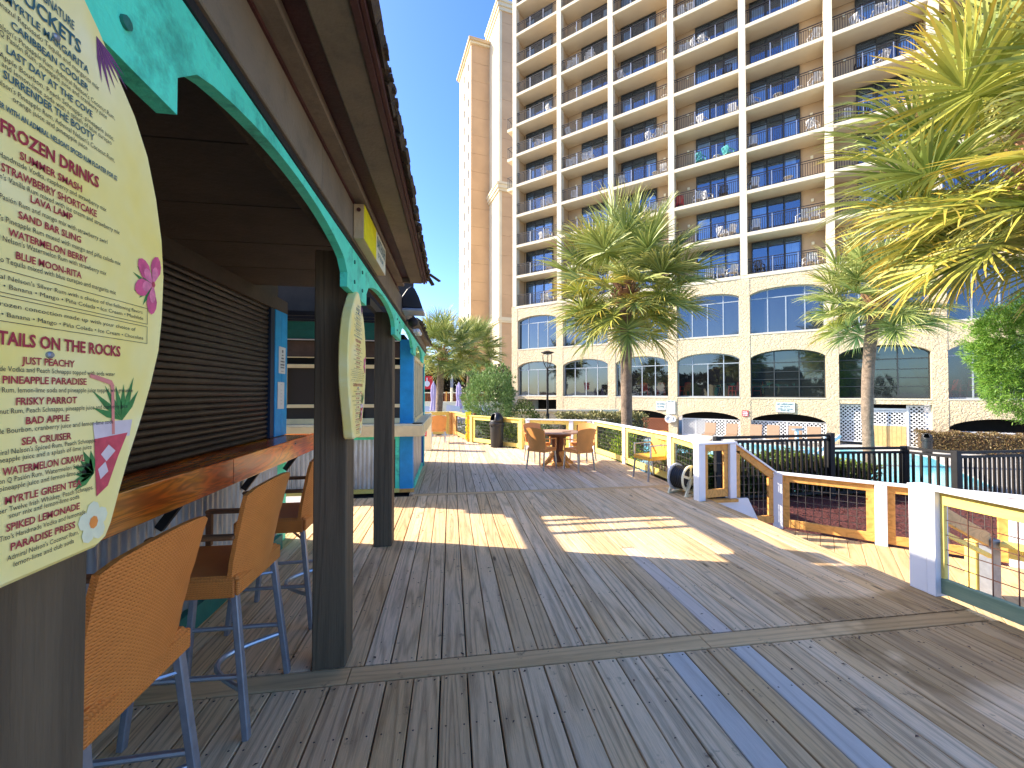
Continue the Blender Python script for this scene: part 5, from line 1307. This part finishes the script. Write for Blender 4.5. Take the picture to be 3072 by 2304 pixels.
def palm(label, base, top, R_, r0, r1, n=60, yellow=.15, dead=4, emin=-48, emax=84, lean=(0,0), boots=True, seed=1, sq=1.0, only=None):
    rr = random.Random(seed); t = thing('palmetto_tree', label, 'palm tree', base, group='palmetto trees')
    B = Vector(base); T = Vector(top); k = 26; pts = []; rs = []
    for i in range(k+1):
        s = i/k; p = B.lerp(T, s); p.x += lean[0]*sin(s*pi); p.y += lean[1]*sin(s*pi); pts.append(p); rs.append((r0+(r1-r0)*s)*(1+.035*rr.uniform(-1,1))*(1.12 if s < .04 else 1))
    MB().tube(pts, rs, 16).build('trunk', M['bark'], t, smooth=True)
    if boots:
        mb = MB(); nb_ = 46
        for i in range(nb_):
            s = i/nb_; z = T.z-.75*R_/2.2*(1-s)+.12; a = i*2.4+rr.uniform(-.2,.2); rad = r1*1.02
            c_, s_ = cos(a), sin(a); o = Vector((T.x+c_*rad, T.y+s_*rad, z)); l = rr.uniform(.22,.46)*R_/2.2; q = o+Vector((c_*l*.62, s_*l*.62, l*.85))
            mb.bar(o, q, .095*rr.uniform(.7,1.1)*R_/2.2, .026, (c_,s_,.2))
        mb.build('leaf_bases', M['boot'], t, kind='stuff')
    for i in range(n):
        f = (i+.5)/n; az = i*2.39996+rr.uniform(-.25,.25); el = radians(emax-(emax-emin)*f**.85+rr.uniform(-9,9))
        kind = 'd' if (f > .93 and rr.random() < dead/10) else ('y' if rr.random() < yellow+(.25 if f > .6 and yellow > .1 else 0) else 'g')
        me = rr.choice(FR[kind]); s = R_/1.95*rr.uniform(.86,1.1)*(1-.12*max(0,f-.8)*5*0)
        o = place('frond', me, t, (T.x-B.x, T.y-B.y, T.z-B.z+.25*(1-f)*R_/2.2), (rr.uniform(-.55,.55), -el, az), (s*sq,s,s))
    return t
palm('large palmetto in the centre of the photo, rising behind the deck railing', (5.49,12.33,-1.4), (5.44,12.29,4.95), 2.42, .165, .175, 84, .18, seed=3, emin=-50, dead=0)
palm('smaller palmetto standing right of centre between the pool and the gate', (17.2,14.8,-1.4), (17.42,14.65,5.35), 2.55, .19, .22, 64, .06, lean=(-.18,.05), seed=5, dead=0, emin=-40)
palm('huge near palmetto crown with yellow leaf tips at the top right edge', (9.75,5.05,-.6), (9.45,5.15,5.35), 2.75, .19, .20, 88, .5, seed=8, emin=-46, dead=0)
palm('left palmetto beyond the kiosk with a dark trunk', (-.62,18.8,-1.2), (-.42,18.75,3.35), 1.75, .165, .15, 60, .1, dead=0, seed=11, emin=-38)
palm('farther slim palmetto in front of the tan tower', (1.33,30.1,-1.2), (1.55,30.05,4.6), 2.25, .16, .15, 60, .05, dead=0, lean=(-.2,0), seed=14)

def blob_points(n, c, r, jitter=.25, shell=.55, zmin=None, lumps=9, seed=1):
    rg = np.random.default_rng(seed); d = rg.normal(size=(n,3)); d /= np.linalg.norm(d,axis=1,keepdims=True)
    LD = rg.normal(size=(lumps,3)); LD /= np.linalg.norm(LD,axis=1,keepdims=True)
    am = (np.maximum(0,d@LD.T)**6).max(1); rad = (shell+(1-shell)*rg.random(n)**.5)*(.78+jitter*am+rg.normal(0,.04,n))
    P = d*rad[:,None]*np.array(r)+np.array(c)
    if zmin is not None: P[:,2] = np.maximum(P[:,2], zmin+rg.random(n)*.1)
    return P, d
def shrub(name, label, cat, c, r, n, L, Wd, m, up=.5, seed=1, stems=6, zb=None, jitter=.3, shell=.5, group=None):
    zb = c[2]-r[2] if zb is None else zb
    t = thing(name, label, cat, (c[0],c[1],zb), group=group); P, d = blob_points(n, c, r, jitter, shell, zb, seed=seed); rg = np.random.default_rng(seed+50)
    D = d+np.array([0,0,up])+rg.normal(0,.6,(n,3)); leaves('foliage', P, D, L*rg.uniform(.6,1.2,n), Wd*rg.uniform(.7,1.2,n), M[m], t)
    mb = MB(); rr = random.Random(seed)
    for k in range(stems):
        a = rr.uniform(0,6.3); q = rr.uniform(.3,.75); mb.tube([(c[0],c[1],zb),(c[0]+r[0]*q*.5*cos(a),c[1]+r[1]*q*.5*sin(a),zb+r[2]*.8),(c[0]+r[0]*q*cos(a),c[1]+r[1]*q*sin(a),zb+r[2]*1.5)], [.02,.014,.006], 5)
    mb.build('stems', M['bark2'], t); return t
def tufts(t, c, r, n, m, L, Wd, k=9, seed=1):   # whorls of leaves at the shoot ends
    rg = np.random.default_rng(seed); P, d = blob_points(n, c, r, .35, .8, seed=seed); P = np.repeat(P, k, 0); d = np.repeat(d, k, 0)+np.array([0,0,.7])
    D = d+rg.normal(0,.75,(n*k,3)); leaves('shoot_tips', P, D, L*rg.uniform(.7,1.15,n*k), np.full(n*k,Wd), M[m], t)
t = shrub('oleander_shrub', 'tall pale green oleander bush behind the black trash can', 'shrub', (1.35,14.6,1.25), (.92,.9,1.25), 5200, .15, .026, 'lf_ole', .8, 3, 9, -.4)
tufts(t, (1.35,14.6,1.3), (.95,.9,1.28), 520, 'lf_ole', .16, .026, seed=4)
shrub('low_shrub', 'lower green bush on the right side of the oleander', 'shrub', (2.55,15.0,.55), (.75,.6,.75), 2800, .11, .03, 'lf_hedge', .5, 6, 5, -.4)
shrub('olive_shrub', 'olive and reddish bush behind railing left of the lamp post', 'shrub', (3.3,15.3,.15), (.6,.5,.6), 1500, .08, .03, 'lf_hedge2', .4, 8, 4, -.5)
shrub('lime_shrub', 'bright lime green bush seen through the mesh beside the table', 'shrub', (4.35,9.9,.05), (.36,.5,.62), 1500, .085, .035, 'lf_lime', .5, 9, 5, -.6)
shrub('dark_shrub', 'dark green bush beneath the centre palm behind the railing mesh', 'shrub', (4.55,10.9,.05), (.6,.6,.72), 2200, .08, .035, 'lf_hedge', .4, 10, 5, -.8)
shrub('dark_shrub', 'dark green bush filling the mesh behind the round table', 'shrub', (2.6,13.3,-.05), (1.3,.7,.68), 3200, .08, .04, 'lf_hedge', .4, 21, 6, -.8)
shrub('dark_shrub', 'dark green bush behind the mesh at the trash can', 'shrub', (1.6,13.6,-.05), (.8,.5,.68), 2000, .08, .04, 'lf_hedge', .4, 22, 5, -.8)
shrub('dark_shrub', 'dark green bush behind the far corner railing', 'shrub', (.9,16.3,-.1), (.9,.6,.65), 1800, .08, .04, 'lf_hedge', .4, 23, 5, -.8)
def hedge(name, label, p, q, w, z0, z1, m, n, L=.06, Wd=.045, seed=1, mix=None):
    p = np.array([*p,0.]); q = np.array([*q,0.]); Ln = np.linalg.norm(q-p); d = (q-p)/Ln; s = np.array([-d[1],d[0],0]); rg = np.random.default_rng(seed)
    t = thing(name, label, 'hedge', (p[0],p[1],z0)); u = rg.random(n)*Ln; a = rg.random(n); face = rg.random(n)
    off = np.where(face < .35, rg.uniform(-1,1,n), np.where(face < .8, -1+.25*rg.random(n)**2, 1-.3*rg.random(n)**2))*w/2
    zz = np.where(face < .35, 1-.12*rg.random(n)**2, rg.random(n)); top = z1+.05*np.sin(u*5.3)+.04*np.sin(u*13.7+1)
    P = p+d*u[:,None]+s*off[:,None]+np.array([0,0,1.])*(z0+(top-z0)*zz)[:,None]+rg.normal(0,.025,(n,3))
    D = s*np.sign(off)[:,None]*.6+rg.normal(0,.7,(n,3))+np.array([0,0,.5]); leaves('foliage', P, D, L*rg.uniform(.6,1.3,n), Wd*rg.uniform(.7,1.2,n), M[m], t)
    mb = MB(); e = d*.1; mb.bar(tuple((p+e)[:2])+((z0+z1)/2-.02,), tuple((q-e)[:2])+((z0+z1)/2-.02,), w*.55, (z1-z0)*.72); mb.build('inner_branches', M['bark2'], t)
    return t
hedge('hedge', 'green hedge right behind the black picket fence', (4.7,8.10), (8.1,8.20), .6, -.6, .22, 'lf_hedge', 9500, .07, .05, 3)
hedge('hedge', 'low end of green hedge behind the lower fence section', (8.2,8.25), (9.4,8.1), .6, -.7, .02, 'lf_hedge', 2600, .07, .05, 4)
hedge('hedge', 'small leafed hedge behind the hose reel and mesh railing', (4.25,6.7), (4.35,8.4), .4, -.6, .42, 'lf_hedge', 2600, .05, .035, 5)
hedge('hedge', 'olive hedge behind the railing between lamp post and centre palm', (3.9,14.6), (7.2,14.8), .9, -.9, .80, 'lf_hedge2', 6000, .09, .06, 6)
hedge('hedge', 'clipped bronze hedge at far right in front of lattice arch', (24.0,18.2), (28.2,14.6), .9, -1.4, -.45, 'lf_red', 9000, .08, .06, 7)
hedge('hedge', 'dark green hedge behind the stair rail and black pickets', (4.4,8.3), (5.3,7.95), .5, -.6, .5, 'lf_hedge', 2600, .06, .04, 8)
# overhanging podocarpus on the right
t = thing('podocarpus_tree', 'bright green feathery tree leaning in from the right edge', 'tree', (12.6,6.6,-.6))
MB().tube([(12.6,6.6,-.6),(12.5,6.7,1.0),(12.2,6.9,2.2)], [.12,.10,.05], 8).build('trunk', M['bark2'], t, smooth=True)
mb = MB()
for k in range(14): a = random.uniform(0,6.3); mb.tube([(12.4,6.75,1.2+k*.12),(12.2+.5*cos(a),6.85+.5*sin(a),1.6+k*.12),(12.1+1.0*cos(a),6.85+1.0*sin(a),1.9+k*.10)], [.03,.02,.008], 5)
mb.build('limbs', M['bark2'], t)
Pc = [(11.9,6.8,2.55,1.05),(11.6,6.8,1.85,.78),(12.4,6.5,3.1,1.0),(12.2,6.9,1.6,.7),(11.25,7.0,2.95,.38),(11.15,7.0,2.35,.36)]
PP = []; DD = []
for j, (x,y,z,r) in enumerate(Pc):
    P, d = blob_points(int(420*r*r)+60, (x,y,z), (r,r,r*.95), .4, .55, seed=30+j); k = 26; P = np.repeat(P,k,0); d = np.repeat(d,k,0)+np.array([-.1,0,.35])
    PP.append(P+NR.normal(0,.035,P.shape)); DD.append(d+NR.normal(0,.85,d.shape))
PP = np.concatenate(PP); DD = np.concatenate(DD); leaves('crown', PP, DD, NR.uniform(.07,.13,len(PP)), np.full(len(PP),.013), M['lf_pod'], t)

# woods behind the viewer, seen mirrored in the hotel windows
PP = []; DD = []
rg = np.random.default_rng(77)
for j in range(26):
    hd = radians(203+j*2.6+rg.uniform(-1,1)); ds = rg.uniform(34,52); h = rg.uniform(2.6,4.8)
    P, d = blob_points(420, (ds*math.sin(hd), ds*math.cos(hd), h*.45-.6), (2.6,2.6,h), .4, .6, seed=200+j); PP.append(P); DD.append(d)
PP = np.concatenate(PP); DD = np.concatenate(DD); leaves('woods', PP, DD, NR.uniform(.6,1.1,len(PP)), NR.uniform(.4,.7,len(PP)), M['lf_dark'], None, 'stuff', 'far dark woods mirrored in the lower hotel windows')
# ------------------------------------------------------------------ far left background beyond the deck
shade = leafmat
for j, (x,y,z,r,lab) in enumerate(((-3.2,37,2.4,2.7,'dark brown leafed tree behind the far left boardwalk'),(0.6,38,1.9,2.6,'dark brown leafed tree between the two left palms'),(4.4,39,1.4,2.6,'dark brown leafed tree in front of the tan tower base'))):
    t = shrub('dark_tree', lab, 'tree', (x,y,z), (r,r*.8,r*.85), 9000, .32, .16, 'lf_dark', .2, 60+j, 8, -1.2, .45, .45, group='dark trees beyond the palms')
t = thing('boardwalk_fence', 'brown slatted boardwalk fence with pale rail far beyond the deck', 'fence', (-3,30.5,-1.4))
MB().box(-6,2.5,30.45,30.5,1.50,1.58).build('top_rail', M['cream_p'], t); MB().box(-6,2.5,30.45,30.5,.55,.62).build('bottom_rail', M['brownr'], t)
for k in range(56): x = -5.9+k*.15; MB().box(x,x+.09,30.46,30.49,.62,1.50).build('slat', M['brownlat'], t)
for x in (-6,-3.2,-.4,2.4): MB().box(x,x+.12,30.42,30.52,-1.4,1.62).build('post', M['rail_brown'], t)
t = thing('low_wall', 'pale low retaining wall in front of the boardwalk fence', 'wall', (-2,28.2,-1.4)); MB().box(-7,3.5,28.1,28.4,-1.4,.95).build('wall', M['cream_p'], t)
t = thing('red_sign', 'red hanging sign with white mark beside the left palm trunk', 'sign', (-1.5,26.5,1.4))
MB().box(-1.86,-1.15,26.48,26.52,1.78,2.60).build('panel', M['redsign'], t); MB().box(-1.96,-1.90,26.46,26.54,-1.4,2.85).build('pole', M['whitep'], t)
mb = MB(); mb.lathe([(.13,26.475),(.18,26.475),(.18,26.478),(.13,26.478)], (-1.5,0,2.12), 20, 'y'); mb.add([(-1.53,26.474,2.15),(-1.47,26.474,2.15),(-1.47,26.474,2.5),(-1.53,26.474,2.5)], [(0,1,2,3)]); mb.build('white_mark', M['whitep'], t)
for k, (x,y,s,lab) in enumerate(((.5,26.6,1.0,'closed lilac umbrella over the white chairs at far left'),(-1.02,24.6,.9,'closed lilac umbrella half hidden by the left palm trunk'))):
    t = thing('closed_umbrella', lab, 'umbrella', (x,y,-1.4), group='closed lilac umbrellas')
    MB().tube([(x,y,-1.4),(x,y,2.25)], .025, 8).build('pole', M['whitep'], t)
    mb = MB(); n = 16; prof = [(.02,2.2),(.13,1.95),(.16,1.5),(.12,1.1),(.20,.55),(.15,.50)]; vs = []
    for r,h in prof:
        for j in range(n): rr = r*s*(1+.22*(-1)**j); vs.append((x+rr*cos(2*pi*j/n), y+rr*sin(2*pi*j/n), h))
    mb.add(vs, [(i*n+j,i*n+(j+1)%n,(i+1)*n+(j+1)%n,(i+1)*n+j) for i in range(5) for j in range(n)]); mb.build('folded_cloth', M['lilac'], t)
sp = [(-1.6,25.0),(-.9,25.3),(.2,25.2),(.9,25.6),(1.5,25.2),(-.1,26.6),(2.1,25.8)]
for k, (x,y) in enumerate(sp):
    t = thing('white_lounger', f'white folding lounger, number {ORD[k]} from the front in the far left group', 'lounger', (x,y,-.35), group='white loungers on the far left terrace')
    t['label'] = ['leftmost white lounger on the far terrace','second white lounger from left on the far terrace','white lounger right of the palm trunk on the far terrace','white lounger under the lilac umbrella','white lounger right of the lilac umbrella, nearer one','white lounger behind the others on the far terrace','rightmost white lounger, beside the oleander leaves'][k]
    MB().bar((x,y-.5,.0),(x,y+.5,.0),.55,.05).build('seat', M['whitep'], t); MB().bar((x,y+.5,.0),(x+.1,y+.9,.72),.55,.05,(0,1,0)).build('backrest', M['paper'], t)
    for sx in (-.25,.25):
        for yy in (-.45,.45): MB().box(x+sx-.02,x+sx+.02,y+yy-.02,y+yy+.02,-.35,-.03).build('leg', M['alu_d'], t)
MB().box(-7,3.4,23.0,28.0,-1.4,-.36).build('terrace', M['concrete'], kind='structure')
t = thing('utility_pole', 'pale thin pole standing behind the left palm', 'pole', (.05,29.4,-1.4)); MB().tube([(.05,29.4,-1.4),(.05,29.4,3.1)], .09, 10).build('pole', M['cream_p'], t, smooth=True)
MB().box(-.05,.15,29.2,29.32,1.9,2.5).build('box', M['alu_d'], t)
# pale terraces and wall between the oleander and the hotel
t = thing('terrace_wall', 'farther pale stucco wall with cap below the hotel behind the shrubs', 'wall', (5.5,24,-1.4))
MB().bar((3.2,23.5,-.45),(9.5,23.0,-.45),.4,1.9).build('wall', M['stucco'], t); MB().bar((3.0,23.4,.55),(9.6,22.9,.55),.55,.10).build('wall_cap', M['pillar'], t)
t = thing('terrace_wall', 'nearer pale stucco wall with cap beyond the deck railing by the lamp post', 'wall', (5.5,20,-1.4))
MB().bar((2.6,19.9,-.6),(8.8,19.5,-.6),.35,1.6).build('wall', M['stucco'], t); MB().bar((2.5,19.8,.24),(8.9,19.4,.24),.5,.09).build('wall_cap', M['pillar'], t)
